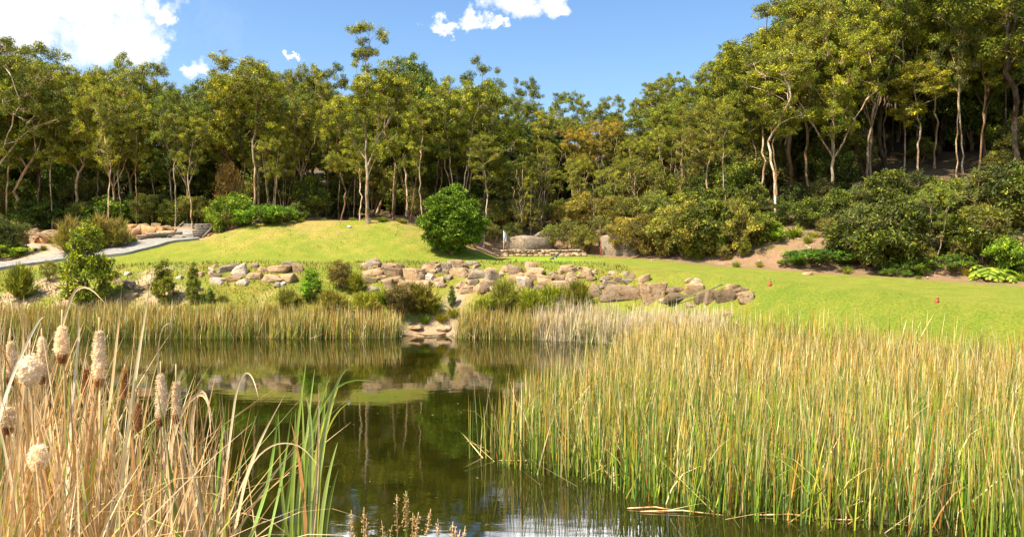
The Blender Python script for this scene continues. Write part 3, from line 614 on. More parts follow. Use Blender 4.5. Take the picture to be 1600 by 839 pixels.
x, y, z = stand(575, 41.2); put(hero, 'gum_tree', (x, y, z), CAMZ + (HOR - 30) / F * y - z + .06, 1.0, 0, 'grey', (1.02, 1.02, .9), 'tallest gum, forked, standing alone on the grassy mound in front of the forest', 'tree', 'gum trees along the front of the forest')
used.append((x, y))
x, y, z = stand(706, 37.9); put(RB, 'round_bush', (x, y, z), 3.65, 1.06, 0, 'brown', (.82, .84, .8), 'round dense bright green bush at the foot of the mound', 'bush', None, ('stems', 'foliage'))

# the forest behind them, tree by tree
SKY_X = [-200, 0, 60, 100, 200, 250, 300, 330, 400, 450, 520, 545, 600, 650, 690, 750, 800, 850, 900, 950, 1000, 1040, 1080, 1110, 1150, 1200, 1230, 1300, 1800]
SKY_Y = [80, 78, 78, 105, 98, 125, 140, 110, 92, 105, 112, 150, 110, 92, 128, 130, 138, 165, 150, 158, 158, 126, 138, 96, 72, 46, 0, -60, -90]
rng = rg(77); fill = []
for band, (Ya, Yb, stepx, cnt) in enumerate([(46.5, 52, 44, 1), (53, 59, 40, 1), (60, 68, 44, 1), (70, 86, 46, 1), (52, 66, 24, 1)]):
    px = -420 if band < 4 else 1400
    while px < (1700 if band < 4 else 1760):
        if band == 4 and px < 1400: px = 1400
        px += stepx * rng.uniform(.7, 1.3); Y = rng.uniform(Ya, Yb)
        if px > 1080: Y -= 3
        elif 760 < px < 1080 and band == 0: continue
        x, y, z = stand(px, Y)
        if any(math.hypot(x - a, y - b_) < 1.3 for a, b_ in used): continue
        used.append((x, y)); top = np.interp(px, SKY_X, SKY_Y) + rng.uniform(4, 60) * (1 if band < 2 else .45)
        h = CAMZ + (HOR - top) / F * Y - z
        if h < 3.5: continue
        fill.append((px, Y, x, y, z, h, band))
zones = [(-999, 70, 'by the left edge'), (70, 180, 'behind the left garden wall'), (180, 290, 'behind the golden bushes'), (290, 390, 'behind the timber steps'), (390, 480, 'behind the mound edge'),
         (480, 570, 'left of the forked gum'), (570, 650, 'right of the forked gum'), (650, 770, 'behind the round bush'), (770, 870, 'above the stone wall'), (870, 980, 'behind the rusty gums'),
         (980, 1110, 'behind the broad domed gum'), (1110, 1200, 'where the right skyline climbs'), (1200, 1310, 'behind the bare litter slope'), (1310, 1420, 'behind the twisted gum'), (1420, 1530, 'above the young tree'), (1530, 9999, 'by the right edge')]
BW = ['nearer', 'middle', 'far', 'farthest', 'infill']
cntz = {}
for px, Y, x, y, z, h, band in sorted(fill):
    zn = next(t_ for a, b_, t_ in zones if a <= px < b_); k = cntz.get((zn, band), 0); cntz[(zn, band)] = k + 1
    kind = rng.choice(['tall', 'wide', 'slim', 'dense', 'sparse', 'multi'], p=[.34, .2, .14, .12, .1, .1]) if band < 1 or (band == 3 and rng.random() < .5) else rng.choice(['low', 'tall', 'wide', 'dense'], p=[.5, .2, .15, .15]); var = rng.integers(0, len(G[kind]))
    bk = rng.choice(['pale', 'grey', 'dark', 'brown', 'white'], p=[.3, .2, .2, .22, .08]); b1 = rng.uniform(.8, 1.1)
    tint = (b1 * rng.uniform(.7, 1.1), b1, b1 * rng.uniform(.8, 1.8))
    look = {'tall': 'high-crowned', 'wide': 'spreading', 'slim': 'slender', 'dense': 'densely leafed', 'sparse': 'thinly leafed', 'multi': 'many-stemmed', 'low': 'bushy'}[kind]
    bkw = {'pale': 'tan-trunked', 'grey': 'grey-trunked', 'dark': 'dark-trunked', 'brown': 'brown-trunked', 'white': 'white-trunked'}[bk]
    put(G[kind][var], 'gum_tree', (x, y, z), h, (.95 if kind != 'slim' else 1.3) * rng.uniform(.85, 1.15) * min(1.25, 10 / h), rng.uniform(0, 6.28), bk, tint,
        f'{look} {bkw} gum, {ORD[k]} of the {BW[band]} rank {zn}', 'tree', 'gum trees deeper in the forest')
# slim poles that stand in the half-light along the forest front
rng = rg(83); px = -60; pol = []
while px < 1640:
    px += rng.uniform(12, 34); Y = rng.uniform(43.8, 50) if px < 760 or px > 1110 else rng.uniform(52, 60)
    if px > 1110: Y = rng.uniform(42.5, 52)
    x, y, z = stand(px, Y)
    if any(math.hypot(x - a, y - b_) < .8 for a, b_ in used): continue
    used.append((x, y)); top = np.interp(px, SKY_X, SKY_Y) + rng.uniform(25, 95); h = min(CAMZ + (HOR - top) / F * Y - z, 11)
    if h > 3: pol.append((px, x, y, z, h))
cntz = {}
for px, x, y, z, h in pol:
    zn = next(t_ for a, b_, t_ in zones if a <= px < b_); k = cntz.get(zn, 0); cntz[zn] = k + 1; bk = rng.choice(['pale', 'grey', 'white', 'brown', 'dark']); b1 = rng.uniform(.75, 1.1)
    put(G['slim'][rng.integers(0, 3)], 'gum_tree', (x, y, z), h, rng.uniform(.8, 1.1), rng.uniform(0, 6.28), bk, (b1, b1, b1 * .9),
        f'pole-thin {dict(pale="tan", grey="grey", white="whitish", brown="brown", dark="blackish")[bk]} stem gum, {ORD[k]} of the poles {zn}', 'tree', 'pole-thin gums at the forest front')
# small pale-stemmed trees scattered through the scrub on the middle hillside
rng = rg(29); lst = []
while len(lst) < 24:
    px = rng.uniform(765, 1120); Y = rng.uniform(45.5, 55); x, y, z = stand(px, Y)
    if all(math.hypot(x - a, y - b_) > 1.0 for a, b_ in used): used.append((x, y)); lst.append((px, x, y, z))
for k, (px, x, y, z) in enumerate(sorted(lst)):
    bk = ['white', 'pale', 'grey'][k % 3]; b1 = rng.uniform(.85, 1.2)
    put(G[['multi', 'slim', 'multi', 'bare'][k % 4]][k % 2], 'young_gum_tree', (x, y, z), rng.uniform(3.2, 5.4), rng.uniform(.8, 1.1), rng.uniform(0, 6.28), bk, (b1, b1, b1 * .9),
        f'small {dict(pale="tan", grey="grey", white="white")[bk]}-stemmed tree, {ORD[k]} from left amid the hillside scrub', 'tree', 'small trees amid the hillside scrub')
# dark thin stems and low shade bushes inside the forest
rng = rg(91); und = []
for i in range(230):
    px = rng.uniform(-60, 1660); lo = 46 if px < 760 else (50 if px < 1080 else 43.5); Y = rng.uniform(lo, lo + 13)
    x, y, z = stand(px, Y)
    if any(math.hypot(x - a, y - b_) < .9 for a, b_ in used): continue
    used.append((x, y)); und.append((px, Y, x, y, z))
cntz = {}
for i, (px, Y, x, y, z) in enumerate(sorted(und)):
    zn = next(t_ for a, b_, t_ in zones if a <= px < b_); k = cntz.get(zn, 0); cntz[zn] = k + 1
    kd = ['leafy', 'round', 'airy'][rng.integers(0, 3)]; b1 = rng.uniform(.6, .95)
    put(S[kd][i % 2], 'shrub', (x, y, z), rng.uniform(1.5, 3.8), rng.uniform(.8, 1.1), rng.uniform(0, 6.28), 'brown', (b1, b1 * 1.05, b1),
        f'{dict(leafy="leafy", round="round", airy="twiggy")[kd]} shade bush, {ORD[k]} {zn}', 'bush', 'shaded bushes inside the forest', ('stems', 'foliage'))

# ------------------------------------------------------------------ shrubs in the open
# column, row of the foot (None: use Y), distance, height in px rows, kind, width, tint, bark, label
def shrub(px, py, Y, hpx, kind, var, wid, tint, lab, bark='brown', name='shrub', cat='bush', group=None, rz=None):
    if py is None: x, y, z = stand(px, Y)
    else: x, y, z = ground(px, py)
    h = hpx * y / F * (1.12 if kind in ('plume', 'golden') else 1.0); tint = tuple(q * 1.3 for q in tint) if kind in ('plume', 'golden') else tint
    return put(S[kind][var], name, (x, y, z), h, wid, (px * .37) % 6.28 if rz is None else rz, bark, tint, lab, cat, group, ('stems', 'foliage'), sink=.04)
for a in [
 # garden and left bank
 (135, 482, None, 146, 'cone', 0, .98, (1.12, 1.22, .9), 'tall leafy young tree with yellow-green tips on the left bank', 'young_tree'),
 (110, 398, None, 62, 'golden', 0, 1.0, (1, 1, 1), 'feathery golden bush left of the concrete path, left one of three', 'shrub'),
 (152, 392, None, 60, 'golden', 1, .9, (1, 1, 1), 'feathery golden bush by the path, middle one of three', 'shrub'),
 (186, 388, None, 52, 'golden', 0, .8, (.95, 1, 1), 'feathery golden bush by the path, nearest the steps', 'shrub'),
 (20, 398, None, 62, 'grey', 0, .9, (1, 1, .9), 'silvery grey shrub in the gravel bed at the left edge', 'shrub'),
 (-8, 400, None, 70, 'grey', 1, .9, (1, 1, .9), 'second silvery shrub in the gravel bed, cut by the left edge', 'shrub'),
 (6, 402, None, 26, 'layer', 0, 1.4, (1.3, 1.2, 1), 'low bright green plant under the silvery shrubs', 'shrub'),
 (68, 392, None, 13, 'tussock', 1, 1.0, (1, 1, 1), 'small green tuft in the gravel bed', 'tussock'),
 (55, 392, None, 8, 'tussock', 0, 1.0, (.8, .9, 1), 'tiny dark tuft in the gravel bed', 'tussock'),
 (95, 381, None, 9, 'tussock', 1, 1.0, (.8, 1, 1), 'small tuft below the left garden wall', 'tussock'),
 (45, 407, None, 6, 'tussock', 1, 1.2, (1, 1, 1), 'lowest small tuft in the gravel bed beside the path', 'tussock'),
 (203, 381, None, 12, 'layer', 1, .9, (1, 1, 1), 'small green plant between path and golden bushes', 'shrub'),
 (32, 468, None, 58, 'plume', 1, .75, (.8, .85, .8), 'dark feathery bush low on the left bank', 'shrub'),
 (78, 440, None, 36, 'airy', 0, 1.2, (.9, .9, 1), 'thin bush left of the tall leafy young tree', 'shrub'),
 (255, 474, None, 72, 'cone', 1, .95, (1, 1, 1.1), 'upright olive bush left of its narrower twin on the bank', 'shrub'),
 (302, 474, None, 66, 'cone', 0, .62, (.85, .9, 1), 'narrow upright bush right of the upright olive bush', 'shrub'),
 (328, 474, None, 26, 'cone', 1, .9, (.6, .8, 1.5), 'small blue-green conical plant above the reeds', 'shrub'),
 (348, 472, None, 18, 'tussock', 0, 1.0, (.7, .8, .7), 'small dark tuft beside the blue-green conical plant', 'tussock'),
 # middle bank
 (486, 470, None, 56, 'cone', 0, 1.1, (.9, 1.5, .8), 'bright green leafy bush on the stone bank', 'shrub'),
 (450, 478, None, 30, 'plume', 0, 1.2, (.9, .95, .9), 'low feathery bush left of the bright leafy bush', 'shrub'),
 (531, 450, None, 48, 'round', 0, .95, (.95, .8, .9), 'rounded brownish bush high on the stone bank', 'shrub'),
 (556, 456, None, 34, 'plume', 1, .8, (1, 1, 1), 'small feathery bush right of the brownish rounded bush', 'shrub'),
 (520, 488, None, 38, 'plume', 0, 1.3, (1, .95, .9), 'golden-tipped bush below the brownish rounded bush', 'shrub'),
 (568, 490, None, 36, 'plume', 1, 1.2, (1.1, 1.1, .9), 'yellow-green feathery bush in the middle of the bank', 'shrub'),
 (600, 472, None, 28, 'tussock', 1, 1.6, (1, 1, .8), 'spiky green tuft under the broad boulders', 'tussock'),
 (630, 492, None, 52, 'round', 1, 1.05, (.75, .6, .8), 'dark brown-green bush left of the sandy gully', 'shrub'),
 (658, 488, None, 50, 'plume', 0, 1.1, (.9, .85, .8), 'gold-topped dark bush beside the sandy gully', 'shrub'),
 (676, 492, None, 30, 'plume', 1, .9, (.9, 1, .8), 'low green bush just left of the sandy gully', 'shrub'),
 (690, 502, None, 20, 'tussock', 0, 1.3, (1.5, 1.4, .8), 'bright yellow-green tuft at the mouth of the gully', 'tussock'),
 (664, 505, None, 18, 'tussock', 1, 1.3, (.8, .9, .8), 'green tuft near the water left of the bright tuft', 'tussock'),
 (706, 480, None, 36, 'cone', 1, .7, (.55, .75, 1.3), 'narrow blue-grey shrub above the gully', 'shrub'),
 (708, 496, None, 22, 'tussock', 0, 1.2, (1.1, 1.1, .8), 'yellowish tuft below the narrow blue-grey shrub', 'tussock'),
 (760, 496, None, 34, 'plume', 1, 1.3, (.9, 1, .8), 'low spreading green bush right of the gully', 'shrub'),
 (788, 488, None, 56, 'plume', 0, .85, (.85, .95, .8), 'upright green bush right of the gully', 'shrub'),
 (830, 492, None, 44, 'plume', 1, 1.1, (1, 1.1, .8), 'broad light green bush below the broken rocks', 'shrub'),
 (862, 492, None, 50, 'plume', 1, .95, (.9, 1, .7), 'feathery bush left of the pale dry reeds', 'shrub'),
 (900, 486, None, 52, 'plume', 0, .85, (.9, .95, .7), 'feathery bush touching the biggest flat boulder', 'shrub'),
 (420, 492, None, 22, 'tussock', 0, 1.4, (1.2, 1.2, .9), 'yellow tuft above the left reeds', 'tussock'),
 # left forest edge
 (345, None, 42.6, 62, 'leafy', 0, .9, (1.3, 1.5, .8), 'bright leafy bush right of the timber steps', 'shrub'),
 (372, None, 42.2, 58, 'leafy', 1, .95, (1.2, 1.45, .8), 'bright leafy bush at the foot of the slim straight pale gum', 'shrub'),
 (360, None, 41.8, 40, 'airy', 1, .9, (.8, .8, 1), 'twiggy brownish bush in front of the bright leafy ones', 'shrub'),
 (408, None, 42.0, 34, 'layer', 0, 1.2, (1, 1.1, 1), 'low green bush under the small many-stemmed gum', 'shrub'),
 (438, None, 42.2, 30, 'layer', 1, 1.2, (.9, 1, 1), 'low bush at the left tip of the mound grass', 'shrub'),
 (466, None, 43.0, 34, 'leafy', 0, 1.0, (.8, .9, .8), 'dark bush left of the mound top', 'shrub'),
 (356, None, 45.5, 112, 'airy', 0, .55, (1.5, 1.0, 1.4), 'rust-brown dying bush among the green ones by the steps', 'shrub'),
 (40, None, 46.5, 48, 'leafy', 1, 1.2, (.75, .85, .8), 'dark bush behind the silvery shrubs', 'shrub'),
 (80, None, 47, 50, 'leafy', 0, 1.2, (.7, .85, .8), 'dark bush behind the left end of the garden wall', 'shrub'),
 (170, None, 46.2, 52, 'leafy', 1, 1.3, (1, 1.2, .8), 'mid-green bush behind the golden bushes', 'shrub'),
 (205, None, 46.6, 50, 'leafy', 0, 1.2, (.95, 1.15, .8), 'mid-green bush above the garden wall', 'shrub'),
 (240, None, 46.2, 55, 'round', 1, 1.1, (.75, .85, .8), 'rounded olive bush above the garden wall', 'shrub'),
 (275, None, 46.0, 50, 'round', 0, 1.1, (.8, .95, .8), 'rounded bush behind the top of the timber steps', 'shrub'),
 (306, None, 45.6, 52, 'round', 1, 1.2, (.95, 1, .8), 'brownish rounded bush right behind the timber steps', 'shrub'),
 (130, None, 46.6, 50, 'leafy', 1, 1.1, (.7, .8, .8), 'dark bush seen above the left golden bush', 'shrub'),
 (387, 686 if False else None, 42.4, 10, 'tussock', 0, 1.4, (1, 1, .8), 'small tuft on grass left of the mound crest', 'tussock'),
 (596, None, 41.5, 12, 'tussock', 1, 1.5, (1, 1, .8), 'small green tuft beside the foot of the tall forked gum', 'tussock'),
 # right slope specials; dark bushes above the litter slope have shade put into their tint
 (1222, 352, None, 44, 'leafy', 0, 1.1, (.7, .75, .8), 'dark bush on the slope behind the sinuous pale gum', 'shrub'),
 (1262, 356, None, 50, 'leafy', 1, 1.1, (.7, .75, .8), 'dark bush left of the leaning pale trunk', 'shrub'),
 (1290, 372, None, 34, 'airy', 1, 1.1, (.9, .9, .8), 'twiggy bush below the leaning pale trunk', 'shrub'),
 (1240, 330, None, 50, 'leafy', 0, 1.2, (.6, .65, .8), 'dark bush high above the bare litter slope, left', 'shrub'),
 (1285, 326, None, 50, 'round', 0, 1.2, (.6, .6, .8), 'dark bush high above the bare litter slope, right', 'shrub'),
 (1318, 350, None, 60, 'leafy', 1, 1.1, (.75, .8, .8), 'dark bush right of the leaning pale trunk', 'shrub'),
 (1075, 402, None, 36, 'leafy', 0, .95, (1.5, 1.7, 1), 'light green leafy sapling at the edge of the fairway', 'shrub'),
 (1130, 408, None, 30, 'airy', 1, 1.0, (1, 1.05, 1), 'small twiggy bush beside the bare antler-like branch', 'shrub'),
 (1163, 402, None, 44, 'cone', 1, .85, (1, 1, 1), 'upright small bush right of the bare antler-like branch', 'shrub'),
 (1210, 378, None, 34, 'leafy', 1, 1.0, (1.5, 1.8, .9), 'fresh green bush at the foot of the sinuous pale gum', 'shrub'),
 (1240, 372, None, 24, 'tussock', 1, 1.6, (1.1, 1.1, .9), 'grassy tuft right of the fresh green bush', 'tussock'),
 (1268, 408, None, 22, 'layer', 0, 1.9, (.55, .7, .9), 'flat dark layered bush on the litter slope', 'shrub'),
 (1292, 412, None, 26, 'layer', 1, 2.0, (.5, .65, .9), 'larger flat dark layered bush beside the litter slope', 'shrub'),
 (1240, 414, None, 12, 'layer', 1, 1.8, (.8, .9, .9), 'small flat green bush left of the dark layered ones', 'shrub'),
 (1420, 428, None, 28, 'layer', 0, 1.2, (.6, .62, .8), 'layered dark green bush left of the pale-stemmed young tree', 'shrub'),
 (1476, 424, None, 30, 'layer', 1, 1.2, (.6, .62, .8), 'layered dark green bush behind the pale-stemmed young tree', 'shrub'),
 (1400, 432, None, 16, 'layer', 1, 1.2, (.6, .65, .8), 'lowest layered bush at the fairway edge', 'shrub'),
 (1572, 428, None, 66, 'leafy', 0, 1.0, (1.2, 1.55, .8), 'vivid leafy green bush by the right edge', 'shrub'),
 (1592, 428, None, 44, 'leafy', 1, 1.1, (.9, 1.15, .8), 'darker leafy bush cut by the right edge', 'shrub'),
 (1549, 434, None, 22, 'fern', 0, .8, (1.1, 1.0, 1), 'pale yellow-green fern in front of the vivid leafy bush', 'fern'),
]:
    px, py, Y, hpx, kind, var, wid, tint, lab, nm = a
    shrub(px, py, Y, hpx, kind, var, wid, tint, lab, name=nm, cat={'tussock': 'grass tuft', 'young_tree': 'tree', 'fern': 'fern'}.get(nm, 'bush'))
# hillside scrub in the centre and on the right, hand-placed rows
rows = [
 ('lowest row of scrub behind the fairway', [(742, 388, 54, 'airy'), (770, 386, 40, 'airy'), (800, 388, 44, 'airy'), (862, 392, 44, 'airy'), (888, 396, 58, 'airy'), (912, 398, 50, 'round'), (938, 384, 50, 'airy'), (985, 396, 60, 'round'), (1012, 400, 70, 'round'), (1040, 402, 84, 'round'), (1066, 400, 92, 'round'), (1095, 402, 96, 'leafy'), (1122, 396, 88, 'leafy'), (1150, 392, 86, 'round'), (1185, 384, 60, 'leafy')]),
 ('second row of scrub up the hillside', [(738, 360, 60, 'airy'), (776, 366, 56, 'round'), (812, 362, 60, 'round'), (845, 358, 50, 'airy'), (880, 362, 50, 'round'), (905, 358, 60, 'round'), (932, 356, 52, 'round'), (965, 362, 60, 'round'), (1000, 360, 62, 'round'), (1030, 356, 62, 'round'), (1064, 352, 58, 'leafy'), (1100, 350, 62, 'leafy'), (1140, 348, 66, 'leafy'), (1176, 344, 60, 'leafy')]),
 ('third row of scrub up the hillside', [(785, 334, 46, 'airy'), (818, 328, 44, 'leafy'), (850, 326, 40, 'round'), (920, 324, 40, 'leafy'), (950, 322, 42, 'leafy'), (984, 326, 40, 'round'), (1016, 322, 40, 'round'), (1050, 318, 44, 'leafy'), (1086, 314, 44, 'leafy'), (1124, 310, 50, 'leafy'), (1160, 308, 50, 'grey')]),
 ('highest row of scrub under the ridge trees', [(800, 302, 34, 'airy'), (838, 304, 30, 'leafy'), (944, 302, 32, 'leafy'), (975, 300, 30, 'airy'), (1010, 296, 34, 'leafy'), (1046, 292, 34, 'airy'), (1086, 290, 36, 'grey'), (1120, 286, 36, 'leafy')]),
 ('front row of bushes on the right slope', [(1306, 398, 56, 'airy'), (1332, 412, 84, 'leafy'), (1350, 420, 60, 'airy'), (1366, 418, 108, 'grey'), (1394, 420, 124, 'leafy'), (1412, 424, 70, 'airy'), (1428, 410, 112, 'grey'), (1446, 424, 44, 'airy'), (1500, 418, 54, 'airy'), (1518, 410, 90, 'leafy'), (1536, 416, 104, 'airy')]),
 ('back row of bushes on the right slope', [(1345, 352, 70, 'grey'), (1382, 346, 86, 'leafy'), (1416, 340, 80, 'grey'), (1470, 352, 80, 'leafy'), (1506, 356, 80, 'leafy'), (1540, 360, 100, 'grey'), (1572, 350, 110, 'grey'), (1606, 360, 110, 'leafy')]),
]
rng = rg(12)
for desc, lst in rows:
    for k, (px, py, hpx, kind) in enumerate(lst):
        b1 = rng.uniform(.62, 1.25); tint = (b1 * rng.uniform(.8, 1.2), b1, b1 * .95) if px < 1090 else (b1 * .92, b1 * .92, b1 * .8)
        look = dict(airy='twiggy', round='rounded olive', leafy='leafy green', grey='grey-green', plume='feathery')[kind]
        shrub(px, py, None, hpx, kind, k % 2, rng.uniform(.9, 1.15), tint, f'{look} bush, {ORD[k]} from left in the {desc}', group='scrub bushes: ' + desc)

# low tussocks along the forest edge
rng = rg(44); cnt = 0; lst = []
while len(lst) < 38:
    px = rng.uniform(1020, 1600); Y = back_line((px - 800) / F) + rng.uniform(-.3, 6); x, y, z = stand(px, Y); lst.append((px, x, y, z))
for k, (px, x, y, z) in enumerate(sorted(lst)):
    put(S['tussock'][k % 2], 'tussock', (x, y, z), rng.uniform(.25, .55), 1.2, rng.uniform(0, 6), 'brown', (rng.uniform(.8, 1.3), rng.uniform(.85, 1.1), .8),
        f'small wild grass tuft on the litter slope, {ORD[k % 39]} from the left', 'grass tuft', 'wild tufts on the litter slope', ('stems', 'foliage'))

rng = rg(46); lst = sorted([(px_, *stand(px_, rng.uniform(41.6, 43.2))) for px_ in rng.uniform(455, 645, 16)])
for k, (px, x, y, z) in enumerate(lst):
    put(S['tussock'][k % 2], 'tussock', (x, y, z), rng.uniform(.18, .4), 1.3, rng.uniform(0, 6), 'brown', (rng.uniform(.9, 1.4), 1, .8),
        f'small dry tuft along the mound crest under the gums, {ORD[k]} from left', 'grass tuft', 'dry tufts along the mound crest', ('stems', 'foliage'))

# ------------------------------------------------------------------ rocks
def rock_mesh(seed, sx_, sy_, sz_, flatcut=True, sub=3):
    import bmesh
    rng = rg(seed); bm = bmesh.new(); bmesh.ops.create_icosphere(bm, subdivisions=sub, radius=1)
    v = np.array([q.co[:] for q in bm.verts]); f = np.array([[w_.index for w_ in q.verts] for q in bm.faces]); bm.free()
    v = np.sign(v) * np.abs(v) ** .3; v /= np.abs(v).max()
    for _ in range(7):                          # broken faces
        n_ = norm(rng.normal(size=3)); n_ = norm(n_ * [1, 1, -.4]) if n_[2] < 0 else n_; dd = rng.uniform(.85, 1.35); q = v @ n_; v = v - np.clip(q - dd, 0, None)[:, None] * n_
    v = v + .035 * np.sin(v[:, [1, 2, 0]] * 7 + rng.uniform(0, 6, 3)) + rng.normal(size=v.shape) * .022
    sk = rng.normal(size=4) * .22; v = v * np.stack([1 + sk[0] * v[:, 2], 1 + sk[1] * v[:, 0], 1 + sk[2] * v[:, 0] + sk[3] * v[:, 1]], 1)
    mb = MB(); mb.add(v * [sx_ / 2, sy_ / 2, sz_ / 2], [f]); return mb
ROCKC = {'tan': (.86, .66, .44), 'brown': (.56, .44, .32), 'grey': (.62, .56, .47), 'white': (1.1, 1.0, .88), 'orange': (1.15, .78, .42), 'dark': (.36, .29, .2), 'pink': (.9, .69, .47)}
nrock = [0]
def rock(px, py, wpx, hpx, tone, lab, depth=.9, group=None, Y=None, name='rock'):
    nrock[0] += 1; k = nrock[0]
    x, y, z = ground(px, py) if Y is None else stand(px, Y)
    if Y is not None: z = CAMZ - (py - HOR) / F * Y
    s = y / F; wd__, hh = wpx * s, hpx * s; mb = rock_mesh(900 + k, wd__ * 1.05, max(.25, wd__ * depth), hh * 1.25, sub=3)
    o = mb.build(name, ROCK, color=tuple(q * .8 for q in ROCKC[tone])); r = rg(k); o.rotation_euler = (r.normal() * .12 * min(1, 16 / wpx), r.normal() * .14 * min(1, 14 / wpx), r.uniform(-.6, .6))
    o.location = (x, y + wd__ * depth * .22, z + hh * .22)
    tag(o, lab, 'rock', group)
R1 = [  # top scatter row (px, bottom row, w, h, tone)
 (336, 418, 10, 6, 'tan'), (331, 428, 9, 9, 'white'), (352, 424, 22, 10, 'grey'), (373, 430, 20, 15, 'white'), (366, 418, 12, 7, 'grey'), (397, 418, 12, 7, 'brown'), (410, 424, 14, 7, 'tan'), (437, 424, 30, 9, 'pink'), (450, 414, 16, 6, 'grey'), (464, 424, 14, 13, 'tan'),
 (588, 412, 12, 5, 'tan'), (603, 417, 12, 6, 'brown'), (620, 418, 22, 5, 'brown'), (722, 418, 14, 7, 'brown'), (745, 418, 12, 5, 'tan'), (790, 424, 16, 8, 'tan'), (880, 426, 14, 8, 'tan'), (896, 424, 12, 7, 'brown'), (912, 424, 18, 7, 'pink'), (928, 428, 12, 6, 'tan'), (957, 428, 9, 4, 'white'), (978, 431, 5, 6, 'white'), (988, 434, 10, 8, 'brown'), (1007, 440, 16, 11, 'tan'), (1076, 440, 10, 5, 'tan'), (1090, 442, 14, 7, 'white')]
R2 = [(313, 432, 8, 7, 'tan'), (338, 442, 22, 9, 'white'), (337, 433, 14, 6, 'brown'), (366, 438, 18, 7, 'tan'), (378, 444, 18, 6, 'white'), (397, 434, 20, 9, 'pink'), (426, 439, 28, 10, 'pink'), (450, 438, 24, 11, 'tan'),
 (585, 429, 30, 9, 'pink'), (614, 430, 30, 11, 'tan'), (647, 435, 36, 16, 'tan'), (676, 427, 10, 6, 'tan'), (686, 424, 9, 6, 'grey'), (697, 427, 9, 6, 'brown'), (718, 430, 26, 11, 'tan'), (748, 433, 26, 11, 'grey'), (770, 438, 22, 15, 'grey'), (768, 424, 18, 6, 'pink'), (806, 438, 22, 11, 'tan'), (826, 434, 14, 7, 'tan'), (850, 440, 20, 10, 'tan'),
 (876, 437, 16, 7, 'brown'), (892, 436, 16, 11, 'pink'), (913, 433, 20, 10, 'tan'), (925, 438, 14, 6, 'brown'), (950, 437, 20, 5, 'brown'), (952, 446, 22, 8, 'grey'), (967, 441, 14, 8, 'brown'), (981, 442, 14, 6, 'grey'), (1052, 456, 28, 8, 'brown'), (1086, 456, 26, 14, 'tan'), (1147, 454, 22, 10, 'tan'), (1162, 454, 12, 5, 'brown')]
R3 = [(578, 441, 18, 8, 'brown'), (610, 440, 34, 7, 'tan'), (642, 444, 26, 7, 'tan'), (648, 455, 40, 9, 'tan'), (668, 438, 16, 8, 'white'), (686, 441, 14, 8, 'tan'), (685, 447, 10, 7, 'white'), (700, 436, 10, 6, 'grey'), (723, 448, 16, 8, 'pink'), (728, 456, 26, 8, 'tan'), (740, 446, 14, 10, 'grey'), (745, 455, 12, 7, 'tan'), (763, 452, 26, 14, 'brown'), (818, 446, 18, 15, 'white'), (827, 452, 12, 16, 'brown'), (812, 455, 14, 8, 'tan'), (874, 453, 30, 14, 'tan'), (852, 443, 22, 9, 'tan'),
 (930, 462, 18, 20, 'brown'), (972, 463, 56, 18, 'brown'), (1020, 466, 34, 24, 'tan'), (1060, 469, 36, 11, 'dark'), (1038, 472, 14, 5, 'pink'), (1098, 470, 22, 14, 'dark'), (1113, 469, 18, 16, 'brown'), (1134, 469, 28, 16, 'dark'), (1148, 466, 16, 14, 'brown'), (1164, 472, 22, 17, 'tan'), (1080, 480, 14, 5, 'brown'), (1135, 492, 12, 5, 'tan')]
rr_ = rg(19)
for lst, ylo, yhi, n_ in ((R1, 414, 424, 20), (R2, 426, 438, 16), (R3, 440, 456, 22)):     # smaller stones packed between the listed ones
    for i in range(n_):
        px = rr_.uniform(566, 905); py = rr_.uniform(ylo, yhi) + max(0, px - 860) * .1; w_ = rr_.uniform(9, 22)
        if 700 < px < 722 and py > 440: continue
        lst.append((round(px), round(py), round(w_), round(w_ * rr_.uniform(.35, .75)), ['tan', 'brown', 'pink', 'grey'][i % 4]))
R4 = [(372, 496, 12, 9, 'white'), (310, 455, 9, 7, 'white'), (200, 448, 22, 10, 'brown'), (238, 440, 8, 8, 'white'), (222, 452, 20, 8, 'tan'), (184, 442, 12, 9, 'pink'), (170, 436, 14, 9, 'brown'), (205, 466, 18, 8, 'tan'), (280, 436, 9, 6, 'white'), (70, 440, 10, 5, 'white'), (88, 452, 14, 6, 'tan'), (434, 448, 8, 7, 'grey'), (442, 446, 7, 5, 'white'), (198, 430, 10, 6, 'white')]
for rows_, nm in ((R1, 'topmost row of the stone bank'), (R2, 'middle row of the stone bank'), (R3, 'lower row of the stone bank'), (R4, 'loose stones scattered on the left bank')):
    for k, (px, py, w_, h_, tone) in enumerate(sorted(rows_)):
        size = 'very large' if w_ >= 34 else 'large' if w_ >= 24 else 'medium' if w_ >= 15 else 'small'; shp = 'flat' if h_ < w_ * .4 else 'blocky' if h_ < w_ * .8 else 'upright'
        tn = {'tan': 'tan', 'brown': 'brown', 'grey': 'grey', 'white': 'whitish', 'orange': 'orange', 'dark': 'mossy', 'pink': 'pinkish'}[tone]
        rock(px, py, w_ * 1.12, h_ * 1.1, tone, f'{size} {shp} {tn} rock, {ORD[k]} from left in the {nm}', .7, 'rocks: ' + nm)
